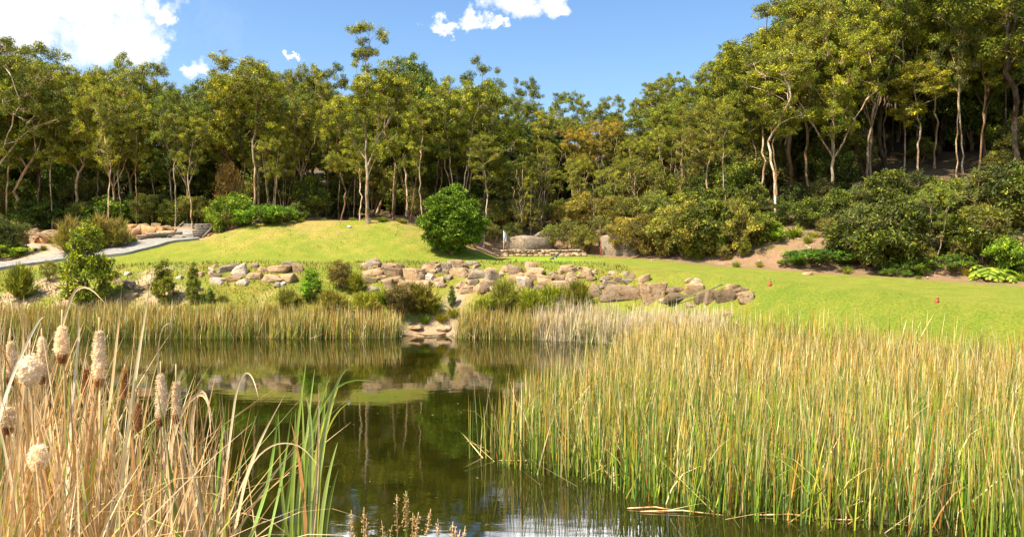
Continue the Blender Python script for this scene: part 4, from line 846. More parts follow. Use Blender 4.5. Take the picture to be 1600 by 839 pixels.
# garden wall of boulders left of the steps
WL = [(50, 366, 26, 9), (76, 366, 24, 8), (52, 376, 18, 8), (66, 378, 16, 8), (80, 371, 32, 7), (62, 384, 26, 7), (98, 372, 16, 14), (96, 364, 20, 6), (20, 372, 30, 9), (118, 372, 22, 9), (140, 368, 24, 9), (160, 366, 22, 8), (176, 372, 22, 9),
      (204, 357, 18, 8), (202, 366, 24, 9), (222, 354, 18, 5), (214, 362, 14, 8), (233, 364, 22, 12), (243, 354, 14, 6), (250, 362, 12, 9), (258, 369, 26, 10), (262, 356, 16, 4), (226, 371, 24, 4), (188, 362, 18, 9), (192, 378, 30, 5), (270, 371, 10, 7), (240, 373, 14, 4), (285, 372, 12, 3)]
for k, (px, py, w_, h_) in enumerate(sorted(WL)):
    Y = 43.15 - .12 * (py > 368) + .35 * (py < 360); size = 'large' if w_ >= 24 else 'medium' if w_ >= 16 else 'small'
    rock(px, py, w_, h_ * 1.05, ['orange', 'tan', 'pink', 'orange'][k % 4], f'{size} warm sandstone boulder, {ORD[k]} from the left in the garden wall beside the steps', .75, 'garden wall boulders', Y=Y, name='wall_boulder')
# pale rock outcrops on the hillside
for px, py, w_, h_, lab in [(830, 392, 62, 24, 'broad pale rock slab low on the hillside behind the stone wall'), (975, 394, 66, 26, 'broad pale rock slab beside the red stake'), (752, 372, 22, 12, 'small pale slab right of the round bush'), (870, 298, 26, 14, 'white rock ledge high on the hillside, left one'),
                            (898, 296, 30, 12, 'white rock ledge high on the hillside, right one'), (876, 336, 34, 10, 'small pale ledge half way up the hillside'), (846, 372, 24, 10, 'low pale ledge above the broad slab'), (1160, 284, 30, 9, 'whitish ledge under the ridge trees'), (792, 302, 20, 8, 'small ledge left of the white ledges'),
                            (668, 527, 52, 8, 'flat pale slab at the water line of the sandy landing'), (648, 514, 30, 6, 'thin slab above the water line slab, left'), (692, 515, 24, 6, 'thin slab above the water line slab, right'),
                            (1512, 352, 50, 18, 'broken pink ledge behind the young tree, upper one'), (1530, 396, 44, 14, 'broken pink ledge behind the young tree, lower one'), (1576, 378, 40, 12, 'ledge above the vivid leafy bush')]:
    rock(px, py, w_, h_, 'grey' if 800 < px < 1200 else 'pink', lab, .8, None, name='rock_ledge')
for k, (px, py, w_) in enumerate([(1135, 402, 8), (1187, 408, 6), (1262, 430, 14), (1310, 396, 10), (1225, 400, 9), (1010, 398, 7), (1020, 408, 6), (1000, 390, 7)]):
    rock(px, py, w_, w_ * .4, 'pink' if k else 'brown', f'small stone lying on litter at the forest edge, {ORD[k]} of a loose scatter', .8, 'stones at the forest edge')

# ------------------------------------------------------------------ path, steps, edging, low wall
def strip(name, mtl, L, Rr, lift=.02, kind='structure'):
    mb = MB(); n = 60; L = np.array(L, float); Rr = np.array(Rr, float); tt = np.linspace(0, 1, n); s0 = np.linspace(0, 1, len(L))
    lx = [np.interp(tt, s0, L[:, i]) for i in (0, 1)]; rx = [np.interp(tt, s0, Rr[:, i]) for i in (0, 1)]
    ws = np.linspace(0, 1, 7); X = lx[0][:, None] * (1 - ws) + rx[0][:, None] * ws; Y = lx[1][:, None] * (1 - ws) + rx[1][:, None] * ws
    Z = np.maximum(height(X, Y), height(X, Y + .25)) + lift + .05
    Zs = Z.copy(); 
    for _ in range(3): Zs[1:-1] = (Zs[:-2] + Zs[1:-1] * 2 + Zs[2:]) / 4
    Z = np.maximum(Zs, Z)
    v = np.stack([X, Y, Z], -1); lo = v.copy(); lo[..., 2] -= .25
    mb.add(v.reshape(-1, 3), [quads_grid(n, 7)[:, ::-1]])
    for e in (0, 6): mb.add(np.stack([v[:, e], lo[:, e]], 1).reshape(-1, 3), [quads_grid(n, 2)])
    o = mb.build(name, mtl, smooth=False); tag(o, kind=kind); return o
gp = lambda px, py: ground(px, py)[:2]
strip('path', CONCRETE, [gp(-60, 421), gp(10, 413), gp(100, 399), gp(170, 392), gp(215, 380), gp(250, 373.5), gp(300, 368)],
      [gp(-60, 433), gp(10, 421), gp(100, 408), gp(200, 398), gp(250, 386), gp(275, 379), gp(311, 375)])
x0, y0, _ = stand(291, 42.8); z0 = hz(x0, 42.5)
st = empty('timber_steps', (x0, y0, z0), 0, 'flight of dark weathered timber steps at the end of the concrete path', 'steps')
for k in range(7):
    mb = MB(); box(mb, (0, k * .3, .09 + k * .125), (1.55 + k * .05, .16, .14), jit=.006, rng=rg(k)); box(mb, (0, k * .3 + .2, .07 + k * .125), (1.5 + k * .05, .26, .12), jit=.004, rng=rg(k + 9)); mb.build('step', TIMBER, st)
for s_ in (-1, 1):
    mb = MB(); v0 = s_ * .98; tube(mb, [(v0, -.1, .12), (v0, 1.0, .58), (v0, 2.0, 1.02)], .07, 6); mb.build('side_rail', TIMBER, st)
for k, (a, b_) in enumerate([((213, 376), (268, 373)), ((214, 371), (262, 369)), ((228, 374), (285, 371))]):
    A = np.array(stand(a[0], 42.6 - k * .15)); Bq = np.array(stand(b_[0], 42.9 - k * .15)); A[2] += .1 + .1 * k; Bq[2] += .14 + .1 * k
    mb = MB(); tube(mb, [A, (A + Bq) / 2 + (0, 0, .02), Bq], .075, 6)
    tag(mb.build('sleeper', TIMBER), ['lowest grey timber sleeper edging the path below the wall boulders', 'middle grey timber sleeper above the lowest one', 'topmost timber sleeper edging the path, nearest the steps'][k], 'timber edging', 'timber sleepers along the path')
# long dry stone wall behind the putting green
wl = empty('dry_stone_wall', (*stand(843, 41.2),), 0, 'long low dry stone wall behind the putting green', 'wall'); wx, wy, wz = stand(843, 41.2)
rng = rg(31); mb = MB(); cnt = 0; pieces = []
for course in range(3):
    px = 770 + course * 8
    while px < 916 - course * 6:
        wpx = rng.uniform(5, 11); x = (px - 800) / F * 41.2; z = hz(x, 41.2) + course * .09
        if not (course == 3 and px > 880): box(mb, (x - wx + wpx / 2 * .034, rng.normal() * .04 + course * .03, z - wz + .05), (wpx * .033, .3, .1), rng.normal() * .06, jit=.012, rng=rng)
        px += wpx + .4
ow = mb.build('stonework', ROCK, wl, color=(1.0, .8, .6))
mb = MB()
for i in range(22): box(mb, ((772 + i * 6.3 - 800) / F * 41.2 - wx, .02, hz((772 + i * 6.3 - 800) / F * 41.2, 41.2) - wz + .31), (rng.uniform(.16, .25), .3, .07), rng.normal() * .1, jit=.014, rng=rng)
mb.build('coping', ROCK, wl, color=(.9, .75, .58))

# golf flag, stakes, marker, bird, pipes
x, y, z = ground(787, 400.5); fl = empty('golf_flag', (x, y, z), 0, 'thin pole with a limp whitish flag on the putting green', 'flag')
mb = MB(); tube(mb, [(0, 0, -.05), (0, 0, .7), (0, 0, 1.38)], .014, 6); mb.build('pole', WHITE, fl)
mb = MB(); n = 9; g_ = []
for i in range(n):
    for j_ in range(6):
        a = i / (n - 1); b_ = j_ / 5; g_.append((.015 + b_ * .15 * (1 - .35 * a), .03 * math.sin(b_ * 9 + a * 3), 1.33 - a * .42 - b_ * .18))
mb.add(g_, [quads_grid(n, 6)]); of = mb.build('flag_cloth', plain_mat('pale_flag_cloth', (.36, .42, .52), (.5, .54, .6), 10), fl)
md = of.modifiers.new('thickness', 'SOLIDIFY'); md.thickness = .006
mb = MB(); tube(mb, [(0, 0, -.02), (0, 0, .012)], .06, 12); mb.build('cup', PIPE, fl)
for px, py, h_, lab in [(939, 399, 14, 'red stake at the forest edge beside the pale rock slab'), (1203, 447, 6, 'small red marker at the middle of the fairway edge'), (1464, 473, 7, 'small red marker at the right end of the fairway edge')]:
    x, y, z = ground(px, py); s = y / F; e = empty('marker_stake', (x, y, z), 0, lab, 'marker', 'red fairway markers')
    mb = MB(); hh = h_ * s; box(mb, (0, 0, hh / 2 - .04), (.07 if px < 1000 else .085, .07, hh + .08), .2, jit=.002, rng=rg(px)); mb.build('post', REDPAINT, e)
    mb = MB(); mb.add([(-.045, -.045, hh), (.045, -.045, hh), (.045, .045, hh), (-.045, .045, hh), (0, 0, hh + .035)], [[(0, 1, 4), (1, 2, 4), (2, 3, 4), (3, 0, 4)], [(3, 2, 1, 0)]]); mb.build('cap', REDPAINT, e)
x, y, z = ground(546, 356); mb = MB(); box(mb, (x, y, z + .05), (.15, .12, .1), .3, jit=.012, rng=rg(2)); tag(mb.build('white_stone_marker', WHITE), 'small white block lying on the mound left of the tall forked gum', 'marker')
# bird on the lawn: a magpie-sized bird facing right
x, y, z = ground(866, 410); bd = empty('bird', (x, y, z), 0, 'small black and white bird standing at the lawn edge', 'bird')
mb = MB(); tube(mb, [(-.22, 0, .13), (-.12, 0, .17), (-.02, 0, .2), (.06, 0, .235), (.10, 0, .28), (.13, 0, .32), (.155, 0, .325), (.175, 0, .318)], [.012, .03, .06, .066, .045, .034, .024, .008], 10); mb.build('body', FEATHER, bd, True)
mb = MB(); tube(mb, [(-.02, -.03, .17), (.04, -.035, .19), (.085, -.025, .23)], [.02, .04, .02], 8); mb.build('breast', FEATHERW, bd, True)
mb = MB(); tube(mb, [(.17, 0, .32), (.22, 0, .31)], [.01, .002], 6); mb.build('beak', PIPE, bd)
for s_ in (-1, 1):
    mb = MB(); tube(mb, [(.0, .02 * s_, .16), (.005, .022 * s_, .07), (0, .022 * s_, .0), (.03, .025 * s_, .002)], .006, 5); mb.build('leg', PIPE, bd)
for pts, lab in [([(1128, 449), (1112, 456), (1092, 463), (1072, 469), (1050, 475), (1034, 479)], 'long dark pipe running down across the dark boulders'), ([(931, 452), (934, 458), (940, 463), (948, 468)], 'short dark pipe beside the biggest flat boulder')]:
    P = [ground(a, b_ + 2) for a, b_ in pts]; P = [(q[0], q[1] - .12, q[2] + .16) for q in P]
    mb = MB(); tube(mb, P, .022, 8); tag(mb.build('pipe', PIPE, smooth=True), lab, 'pipe')
# bare antler-like branch and fallen wood on the litter slope
x, y, z = stand(1133, 39.9)
pr = tree_proto([[(0, 0, 0), (0, 0, .9)], [(0, 0, .2), (.35, 0, 1.3)], [(0, 0, .3), (-.35, .05, 1.2)], [(.1, 0, .5), (.12, .1, 1.6)], [(-.1, 0, .6), (-.12, .1, 1.5)], [(.15, 0, .6), (.5, 0, 1.1)]], [], 0, 1, 0, 1, 1, 'dark', 66, rtip=.02, rmax=.03, wiggle=.03)
put(pr, 'dead_shrub', (x, y, z), 1.5, 1, 0, 'white', (1, 1, 1), 'bare pale antler-like dead shrub on the slope', 'dead shrub', parts=('branches', 'x'))
rng = rg(55)
for k in range(26):
    px = rng.uniform(1120, 1580); Y = back_line((px - 800) / F) + rng.uniform(.3, 5); x = (px - 800) / F * Y; a = rng.uniform(0, 3.1); L = rng.uniform(.4, 1.6)
    P = [(x + math.cos(a) * L * q, Y + math.sin(a) * L * q, hz(x + math.cos(a) * L * q, Y + math.sin(a) * L * q) + .04 + .03 * math.sin(q * 9 + k)) for q in (-.5, -.2, .1, .5)]
    mb = MB(); tube(mb, P, [.03, .028, .02, .008], 5); o = mb.build('fallen_branch', BARK, color=BARKC[['pale', 'white', 'brown'][k % 3]])
    tag(o, ['tan', 'whitish', 'brown'][k % 3] + ' fallen branch on the leaf litter of the right slope', 'branch', 'fallen branches ' + ['tan', 'whitish', 'brown'][k % 3])

# ------------------------------------------------------------------ grass on the bank and mound
rng = rg(61); n = 150000
X = rng.uniform(-28, 26, n); Y = rng.uniform(18, 43.5, n); s = pond_dist(X, Y); u = u_of(X, Y)
wdl = np.interp(u, [-.67, -.45, .1, .25, .45, .67], [6.5, 5.2, 4.4, 3.7, 3.2, 2.6])
cl = wob(X, Y, 1.6) * .5 + wob(X, Y, 4.5) * .5 + rng.normal(size=n) * .35
bankm = (s > .4) & (s < wdl + .1) & (cl > -.35); moundm = (Y > 37) & (u < -.03) & (u > -.4) & (cl > .45) & (Y < 43.2)
edge = (u > .0) & (np.abs(Y - back_line(u) + .9) < 1.1) & (cl > -.2)
keep = bankm | moundm | edge
keep &= (X < 5) | (cl > .75) | (s < 1.2)
keep &= ~((np.abs(X + 3.3 - (Y - 31) * .55) < .9) & (Y < 34.4)) & ~((u < -.39) & (Y > 36.2))
X, Y, cl, bk_ = X[keep], Y[keep], cl[keep], bankm[keep]; n = len(X)
B = np.stack([X, Y, height(X, Y) - .01], 1); Hh = np.where(bk_, rng.uniform(.05, .2, n), rng.uniform(.03, .09, n)) * np.where(X > 5.0, .35, 1)
base = np.where((rng.random(n) < .35)[:, None], np.array([.24, .18, .045]), np.array([.12, .145, .014])); base = np.where((X > 6)[:, None], np.array([.13, .16, .014]), base) * rng.uniform(.7, 1.25, (n, 1))
mb = MB(); blades(mb, B, Hh, rng.uniform(0, 6.28, n), rng.uniform(0, .6, n), .4, .028, base, base * 1.15, 2, rng=rng)
tag(mb.build('grass', BLADE), 'yellow-green grass tufts growing on bank and mound', 'grass', kind='stuff')

# ------------------------------------------------------------------ bulrush beds
def in_poly(X, Y, P):
    P = np.array(P, float); Q = np.roll(P, -1, 0); ins = np.zeros(X.shape, bool)
    for (ax, ay), (bx, by) in zip(P, Q):
        if ay != by: ins ^= ((ay > Y) != (by > Y)) & (X < (bx - ax) * (Y - ay) / (by - ay) + ax)
    return ins
GREENS = np.array([(.17, .28, .02), (.25, .34, .02), (.06, .13, .012), (.34, .39, .03), (.10, .2, .04)])
TANS = np.array([(.76, .50, .14), (.86, .62, .26), (.46, .2, .04), (.64, .32, .06), (.95, .76, .40)])
def reed_bed(name, label, poly, n, hlo, hhi, wlo, whi, dead=.3, seed=1, lean=.14, seg=4, tipmix=.75, leanaz=None, z=None, thin=0, pale=0):
    rng = rg(seed); P = np.array(poly, float); X = rng.uniform(P[:, 0].min(), P[:, 0].max(), n * 3); Y = rng.uniform(P[:, 1].min(), P[:, 1].max(), n * 3)
    k = in_poly(X, Y, P); k &= wob(X, Y, 3.1) + wob(X, Y, 7) * .6 + rng.normal(size=len(X)) * .45 > -.75 + thin
    X, Y = X[k][:n], Y[k][:n]; m_ = len(X); Z = np.maximum(height(X, Y), -.25) - .02
    patch = wob(X, Y, 1.1) * .5 + wob(X, Y, 2.9) * .3
    dd = rng.random(m_) < np.clip(dead + patch * .22, .05, .95)
    Gc = GREENS[rng.integers(0, 5, m_)] * rng.uniform(.5, 1.35, (m_, 1)); Tc = TANS[rng.integers(0, 5, m_)] * rng.uniform(.5, 1.2, (m_, 1))
    if pale: Tc = Tc * (1 - pale) + np.array([.72, .62, .46]) * pale
    C0 = np.where(dd[:, None], Tc * .85, Gc); tm = (rng.random(m_) < tipmix)[:, None]; C1 = np.where(dd[:, None] | tm, Tc, Gc)
    Hh = rng.uniform(hlo, hhi, m_) * (1 + .1 * patch) * np.where(dd & (rng.random(m_) < .35), rng.uniform(.4, .9, m_), 1) - Z * .5
    az = np.where(rng.random(m_) < .5, rng.uniform(0, 6.283, m_), (leanaz or 0) + rng.normal(size=m_) * .8)
    az = az + wob(X, Y, .9) * 1.2
    le = np.abs(rng.normal(size=m_)) * lean; wild = rng.random(m_) < .06; le = np.where(wild, rng.uniform(.4, 1.35, m_), le); C0 = np.where(wild[:, None], Tc, C0)
    bend = np.abs(rng.normal(size=m_)) * .05; snap = rng.random(m_) < .05; bend = np.where(snap, rng.uniform(.8, 2.2, m_), bend)
    mb = MB(); blades(mb, np.stack([X, Y, Z], 1), Hh, az, le, bend, rng.uniform(wlo, whi, m_), C0, C1, seg, rng=rng, twist=.5)
    tag(mb.build(name, BLADE), label, 'reeds', kind='stuff')
bedR = [(-.25, 12.75), (.2, 12.1), (1.3, 11.6), (1.7, 10.8), (2.5, 10.25), (3.6, 9.9), (4.8, 9.6), (6.2, 8.9), (10, 8.3), (17.2, 8), (17.8, 11), (16, 16.5), (14.0, 19.6), (11.6, 22), (9.2, 24.6), (7.0, 26.7), (5.0, 28.2), (4.4, 26), (3.4, 24), (2.8, 21), (2.0, 18.2), (1.0, 15.6), (.1, 14.2)]
nearR = [(-.25, 12.75), (.2, 12.1), (1.3, 11.6), (1.7, 10.8), (2.5, 10.25), (3.6, 9.9), (4.8, 9.6), (6.2, 8.9), (9.3, 8.4), (11.5, 12.5), (8, 14.6), (3, 15.6), (1.0, 15.6), (.1, 14.2)]
reed_bed('near_bulrushes', 'tall green and tan bulrushes standing in the water at right', nearR, 11500, .85, 1.66, .010, .024, .17, 21, .15, 5, leanaz=.4, tipmix=.6)
reed_bed('far_bulrushes', 'wide bulrush bed with tan tips between water and fairway', [(3, 15.2), (8, 14.2), (11.3, 12.3), (17.5, 10), (16, 16.5), (14.0, 19.7), (11.6, 22.1), (9.2, 24.7), (7.0, 26.8), (5.2, 28.4), (4.4, 26), (3.4, 24), (2.8, 21), (2.0, 18.2), (1.2, 15.6)], 18000, .95, 1.58, .014, .027, .28, 22, .16, 4, leanaz=.3, tipmix=.85)
reed_bed('edge_bulrushes', 'thin outer bulrushes in open water left of the main bed', [(-.8, 12.95), (-.1, 12.5), (.3, 13.2), (1.6, 15.4), (2.6, 18), (3.3, 21), (2.2, 20.5), (1.2, 17.5), (.1, 15), (-.5, 13.6)], 900, 1.1, 1.6, .012, .022, .25, 23, .1, 5, thin=.3)
reed_bed('left_shore_reeds', 'reed belt along the far shore left of the sandy landing', [(-24, 30.2), (-12, 29.8), (-7, 30.0), (-4.6, 29.9), (-4.3, 30.6), (-7, 31.1), (-12, 31.2), (-19, 31.6), (-26, 32)], 15000, .7, 1.3, .014, .026, .4, 24, .12, 3, tipmix=.8, leanaz=.4)
reed_bed('right_shore_reeds', 'sparser reed belt along the far shore right of the sandy landing', [(-2.3, 30.0), (0, 29.6), (2.4, 29.2), (4.8, 27.6), (6, 27.6), (3.2, 30.3), (.2, 30.9), (-2, 31)], 6500, .65, 1.25, .014, .025, .42, 25, .14, 3, tipmix=.8, leanaz=.3)
reed_bed('dry_pale_reeds', 'bleached dry reeds at the right end of the far shore', [(.8, 29.5), (3.4, 28.4), (6.8, 25.6), (7.6, 26.3), (5.2, 29.0), (2.4, 30.6), (1.0, 30.8)], 4200, 1.0, 1.5, .018, .03, .85, 26, .16, 3, tipmix=.9, pale=.7)

# ------------------------------------------------------------------ foreground: cattails on the near bank
DRY = np.array([(.74, .45, .2), (.82, .57, .31), (.62, .33, .11), (.88, .68, .42), (.52, .26, .09)])
FRG = np.array([(.30, .38, .07), (.36, .44, .12), (.22, .30, .05), (.48, .47, .06)])
def nearz(x, y): return max(hz(x, y), -.1)
def at(px, py, Y): return np.array([(px - 800) / F * Y, Y, CAMZ - (py - HOR) / F * Y])
def lumpy(mb, axis_pts, radii, seed, col, sides=18, amp=.22):
    rng = rg(seed); n = 26; P = np.array(axis_pts, float); s0 = np.linspace(0, 1, len(P)); tt = np.linspace(0, 1, n)
    C = np.stack([np.interp(tt, s0, P[:, i]) for i in range(3)], 1); R = np.interp(tt, np.linspace(0, 1, len(radii)), radii)
    th = np.arange(sides) * 2 * math.pi / sides
    rad = R[:, None] * (1 + amp * (.5 * np.sin(th[None] * 3 + tt[:, None] * 14 + rng.uniform(0, 6)) + .5 * np.sin(th[None] * 5 - tt[:, None] * 23 + rng.uniform(0, 6))) + rng.normal(size=(n, sides)) * amp * .35)
    v = C[:, None] + np.stack([rad * np.cos(th), rad * np.sin(th), rng.normal(size=rad.shape) * .002], -1)
    c_ = np.array(col)[None, None] * np.clip(rng.normal(1, .16, (n, sides, 1)), .55, 1.4)
    mb.add(v.reshape(-1, 3), [quads_grid(n, sides, True), np.arange(sides)[::-1][None], (np.arange(sides) + (n - 1) * sides)[None]], c_.reshape(-1, 3))
    k = 2200; i = rng.integers(0, n, k); j_ = rng.integers(0, sides, k); B = v[i, j_]; D = norm(B - C[i]) + rng.normal(size=(k, 3)) * .5
    leaves(mb, B, D, rng.uniform(.006, .016, k), .002, np.array(col) * rng.uniform(.7, 1.25, (k, 1)), rng)
# column, top row, bottom row, width px, distance, look, label
CT = [(16, 535, 592, 15, 3.6, 'pale', 'ragged pale cattail head at the left edge of the photo'),
      (65, 528, 590, 14, 3.9, 'pale', 'slim pale cattail head behind the big round fluffy one'),
      (97, 511, 557, 20, 3.4, 'pale', 'pale cattail head with brown lower end, second tallest of the group'),
      (47, 556, 602, 34, 3.1, 'fluff', 'big round bursting fluffy cattail head at left'),
      (155, 518, 594, 20, 3.3, 'pale', 'tallest stout pale cattail head standing clear over the water'),
      (195, 576, 620, 8, 3.7, 'brown', 'narrow brown unopened cattail head right of the stout pale one'),
      (216, 630, 672, 10, 3.8, 'brown', 'lower brown cattail head among the dry leaves'),
      (251, 586, 655, 17, 3.4, 'pale', 'half-shed pale cattail head, left one of the right-hand pair'),
      (275, 598, 650, 12, 3.5, 'pale', 'thin pale cattail head, right one of the right-hand pair'),
      (12, 636, 668, 22, 3.2, 'pale', 'ragged cattail head low at the left edge'),
      (60, 696, 732, 26, 2.9, 'fluff', 'small round fluffy cattail head low in the dry leaves'),
      (134, 576, 618, 9, 4.1, 'brown', 'brown cattail head half hidden behind the stout pale one')]
for k, (px, t0, b0, wpx, Y, look, lab) in enumerate(CT):
    top, bot = at(px, t0, Y), at(px, b0, Y); rng = rg(500 + k); bx = top[0] + rng.normal() * .08; by = Y + rng.uniform(-.05, .15); bz = nearz(bx, by)
    e = empty('cattail', (bx, by, bz), 0, lab, 'cattail', 'cattails with seed heads'); base = np.array([bx, by, bz])
    mb = MB(); tip = top + np.array([0, 0, rng.uniform(.02, .09)]); tt = np.linspace(0, 1, 8)[:, None]
    P = (1 - tt) * np.array([0, 0, -.05]) + tt * (tip - base) + np.sin(tt * 3.14) * np.array([.015, 0, 0]); Pb = np.vstack([P[:-1], [bot - base], [top - base], [tip - base]]); Pb = Pb[np.argsort(Pb[:, 2])]
    tube(mb, Pb, np.linspace(.008, .003, len(Pb)), 7, (.6, .42, .2)); mb.build('stalk', BLADE, e, True)
    r = wpx * Y / F / 2 * .68; rr = [r * .5, r * .95, r * 1.05, r, r * 1.1, r * .9, r * .75, r * .4] if look != 'fluff' else [r * .45, r * .9, r * 1.1, r * 1.15, r * 1.1, r * .9, r * .4]
    if look == 'brown': rr = [r * .6, r, r, r, r, r * .9, r * .5]
    mb = MB(); c_ = {'pale': (.93, .72, .52), 'fluff': (.95, .76, .58), 'brown': (.42, .2, .08)}[look]
    lumpy(mb, [bot - base, (bot + top) / 2 - base + rng.normal(size=3) * .002, top - base], rr, 40 + k, c_, amp=.1 if look == 'brown' else .24)
    mb.build('seed_head', FLUFF, e)
    if look == 'pale':
        mb = MB(); lumpy(mb, [bot - base - np.array([0, 0, .025]), bot - base + np.array([0, 0, .004])], [r * .3, r * .55, r * .6], 80 + k, (.5, .24, .1), amp=.08); mb.build('seed_head_core', FLUFF, e)
    for q in range(4):
        mb = MB(); hgt = (top[2] - bz) * rng.uniform(.75, 1.1); a = rng.uniform(0, 6.28); c0 = DRY[rng.integers(0, 5)][None] * rng.uniform(.8, 1.1)
        if rng.random() < .25: c0 = FRG[rng.integers(0, 4)][None]
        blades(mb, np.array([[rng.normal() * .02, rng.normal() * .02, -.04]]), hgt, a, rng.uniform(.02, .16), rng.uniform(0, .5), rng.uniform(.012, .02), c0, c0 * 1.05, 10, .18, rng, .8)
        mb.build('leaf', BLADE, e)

def leaf_set(n, fx, fY, ftop, greenp, seed, wr=(.010, .020), bendp=.1, lean=.09):
    rng = rg(seed); Y = rng.uniform(*fY, n); px = fx(rng, n); top = ftop(px, rng)
    X = (px - 800) / F * Y; Z = np.array([nearz(a, b_) for a, b_ in zip(X, Y)]) - .03
    Hh = np.clip(CAMZ - (top - HOR) / F * Y - Z, .3, 3.2); gr = rng.random(n) < greenp
    C0 = np.where(gr[:, None], FRG[rng.integers(0, 4, n)], DRY[rng.integers(0, 5, n)]) * rng.uniform(.75, 1.12, (n, 1))
    C1 = np.where((gr & (rng.random(n) < .6))[:, None], C0, DRY[rng.integers(0, 5, n)])
    le = np.abs(rng.normal(size=n)) * lean; az = np.where(rng.random(n) < .5, 0, math.pi) + rng.normal(size=n) * .7
    wild = rng.random(n) < bendp; bend = np.where(wild, rng.uniform(1.2, 2.9, n), np.abs(rng.normal(size=n)) * .22); le = np.where(wild, le + .1, le)
    cross = rng.random(n) < .06; le = np.where(cross, rng.uniform(.3, 1.1, n), le)
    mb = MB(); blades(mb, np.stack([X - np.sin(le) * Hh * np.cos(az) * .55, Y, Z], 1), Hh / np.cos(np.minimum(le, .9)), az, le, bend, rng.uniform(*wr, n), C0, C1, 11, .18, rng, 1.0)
    return mb
topf = lambda px, r: np.interp(px, [-150, 0, 60, 120, 200, 260, 330, 400, 440], [470, 480, 490, 520, 560, 610, 600, 690, 760]) + np.abs(r.normal(size=len(px))) * 110 - 15
mb = leaf_set(820, lambda r, n: 420 * r.random(n) ** 1.25 - 60, (3.1, 6.2), topf, .16, 601)
tag(mb.build('cattail_leaves', BLADE), 'mass of dry tan and some green cattail leaves at the lower left', 'reed leaves', kind='stuff')
mb = leaf_set(380, lambda r, n: 330 * r.random(n) ** 1.2 - 60, (2.4, 3.6), lambda px, r: np.interp(px, [-60, 100, 300], [620, 660, 740]) + np.abs(r.normal(size=len(px))) * 90, .12, 602, (.008, .015), .15, .2)
tag(mb.build('dry_reed_litter', BLADE), 'tangle of broken dry reed leaves low at the left', 'reed leaves', kind='stuff')
# single tall leaves that stand out
def hero_leaf(pts, Y, wd__, col, lab, group=None, name='reed_leaf'):
    P3 = np.array([at(a, b_, Y + .15 * math.sin(i)) for i, (a, b_) in enumerate(pts)]); s0 = np.linspace(0, 1, len(P3)); tt = np.linspace(0, 1, 16)
    # smooth through the points
    C = np.stack([np.interp(tt, s0, P3[:, i]) for i in range(3)], 1)
    for _ in range(2): C[1:-1] = (C[:-2] + 2 * C[1:-1] + C[2:]) / 4
    base = C[0]; bz = nearz(base[0], base[1]); C = np.vstack([[base + np.array([0, 0, (bz - base[2]) * (1 - q)]) for q in (0, .5)], C]) if base[2] > bz else C
    org = C[0].copy(); C = C - org; d = norm(np.gradient(C, axis=0)); side = norm(np.cross(d, np.array([.15, 1, 0.1]))); n = len(C); tq = np.linspace(0, 1, n)
    wv = wd__ * np.where(tq < .55, 1, (1 - (tq - .55) / .45) ** .8 + .03)[:, None]; nb = np.cross(side, d)
    v = np.stack([C + side * wv / 2, C + nb * wv * .18, C - side * wv / 2], 1); mb = MB()
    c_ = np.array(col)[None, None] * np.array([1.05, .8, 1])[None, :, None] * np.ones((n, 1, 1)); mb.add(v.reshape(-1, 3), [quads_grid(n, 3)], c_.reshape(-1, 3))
    o = mb.build(name, BLADE); o.location = org; return tag(o, lab, 'reed leaf', group)
for pts, Y, w_, c_, lab in [
    ([(120, 839), (60, 620), (100, 500), (115, 450), (140, 447), (165, 475)], 3.8, .016, (.75, .55, .3), 'dry leaf arching over like a hook in front of the tall young tree'),
    ([(190, 839), (205, 640), (225, 500), (243, 400)], 3.6, .013, (.78, .6, .34), 'tallest straight dry leaf pointing up past the upright olive bush'),
    ([(150, 800), (175, 600), (186, 500), (190, 450)], 3.5, .012, (.7, .45, .22), 'straight tan leaf right of the stout pale cattail head'),
    ([(20, 839), (34, 640), (36, 520), (36, 462)], 3.4, .012, (.74, .46, .2), 'straight orange-tan leaf near the left edge'),
    ([(100, 839), (112, 640), (124, 520), (121, 470)], 3.3, .014, (.82, .7, .5), 'pale straight leaf between the two tall cattail heads'),
    ([(-40, 839), (0, 640), (30, 560), (60, 500), (69, 495)], 3.0, .014, (.82, .72, .55), 'whitish leaf slanting up to the right at the left edge'),
    ([(250, 839), (262, 700), (285, 640), (300, 620), (318, 612), (330, 640), (338, 700)], 3.8, .018, (.72, .52, .3), 'drooping folded dry leaf right of the cattail pair'),
    ([(290, 839), (300, 720), (300, 640), (312, 605), (326, 620), (330, 690)], 3.9, .02, (.7, .5, .3), 'second drooping folded dry leaf beside the first'),
    ([(266, 839), (256, 700), (247, 600), (246, 540), (254, 506), (270, 503), (284, 520)], 3.7, .007, (.75, .6, .4), 'thin broken leaf tip bending over the water'),
    ([(340, 839), (360, 680), (370, 600), (384, 578), (396, 590), (404, 622)], 4.4, .014, (.78, .62, .38), 'tan leaf with a hooked tip over the open water'),
    ([(365, 839), (385, 740), (410, 680), (446, 614)], 4.6, .018, (.76, .58, .34), 'straight broad dry leaf leaning right over the water'),
    ([(392, 839), (418, 760), (428, 700), (436, 640)], 4.8, .022, (.26, .42, .08), 'single green leaf left of the green reed clump'),
    ([(330, 839), (345, 700), (350, 660), (354, 620)], 4.4, .014, (.24, .4, .06), 'green leaf between drooping dry leaves and water'),
    ([(345, 839), (392, 720), (430, 690), (470, 694), (500, 730)], 4.7, .010, (.72, .55, .32), 'thin dry leaf arching low between clumps'),
    ([(420, 839), (440, 750), (448, 700), (456, 640)], 4.9, .016, (.3, .45, .1), 'slim green leaf just left of the green reed clump'),
]: hero_leaf(pts, Y, w_, c_, lab, 'standout single reed leaves')
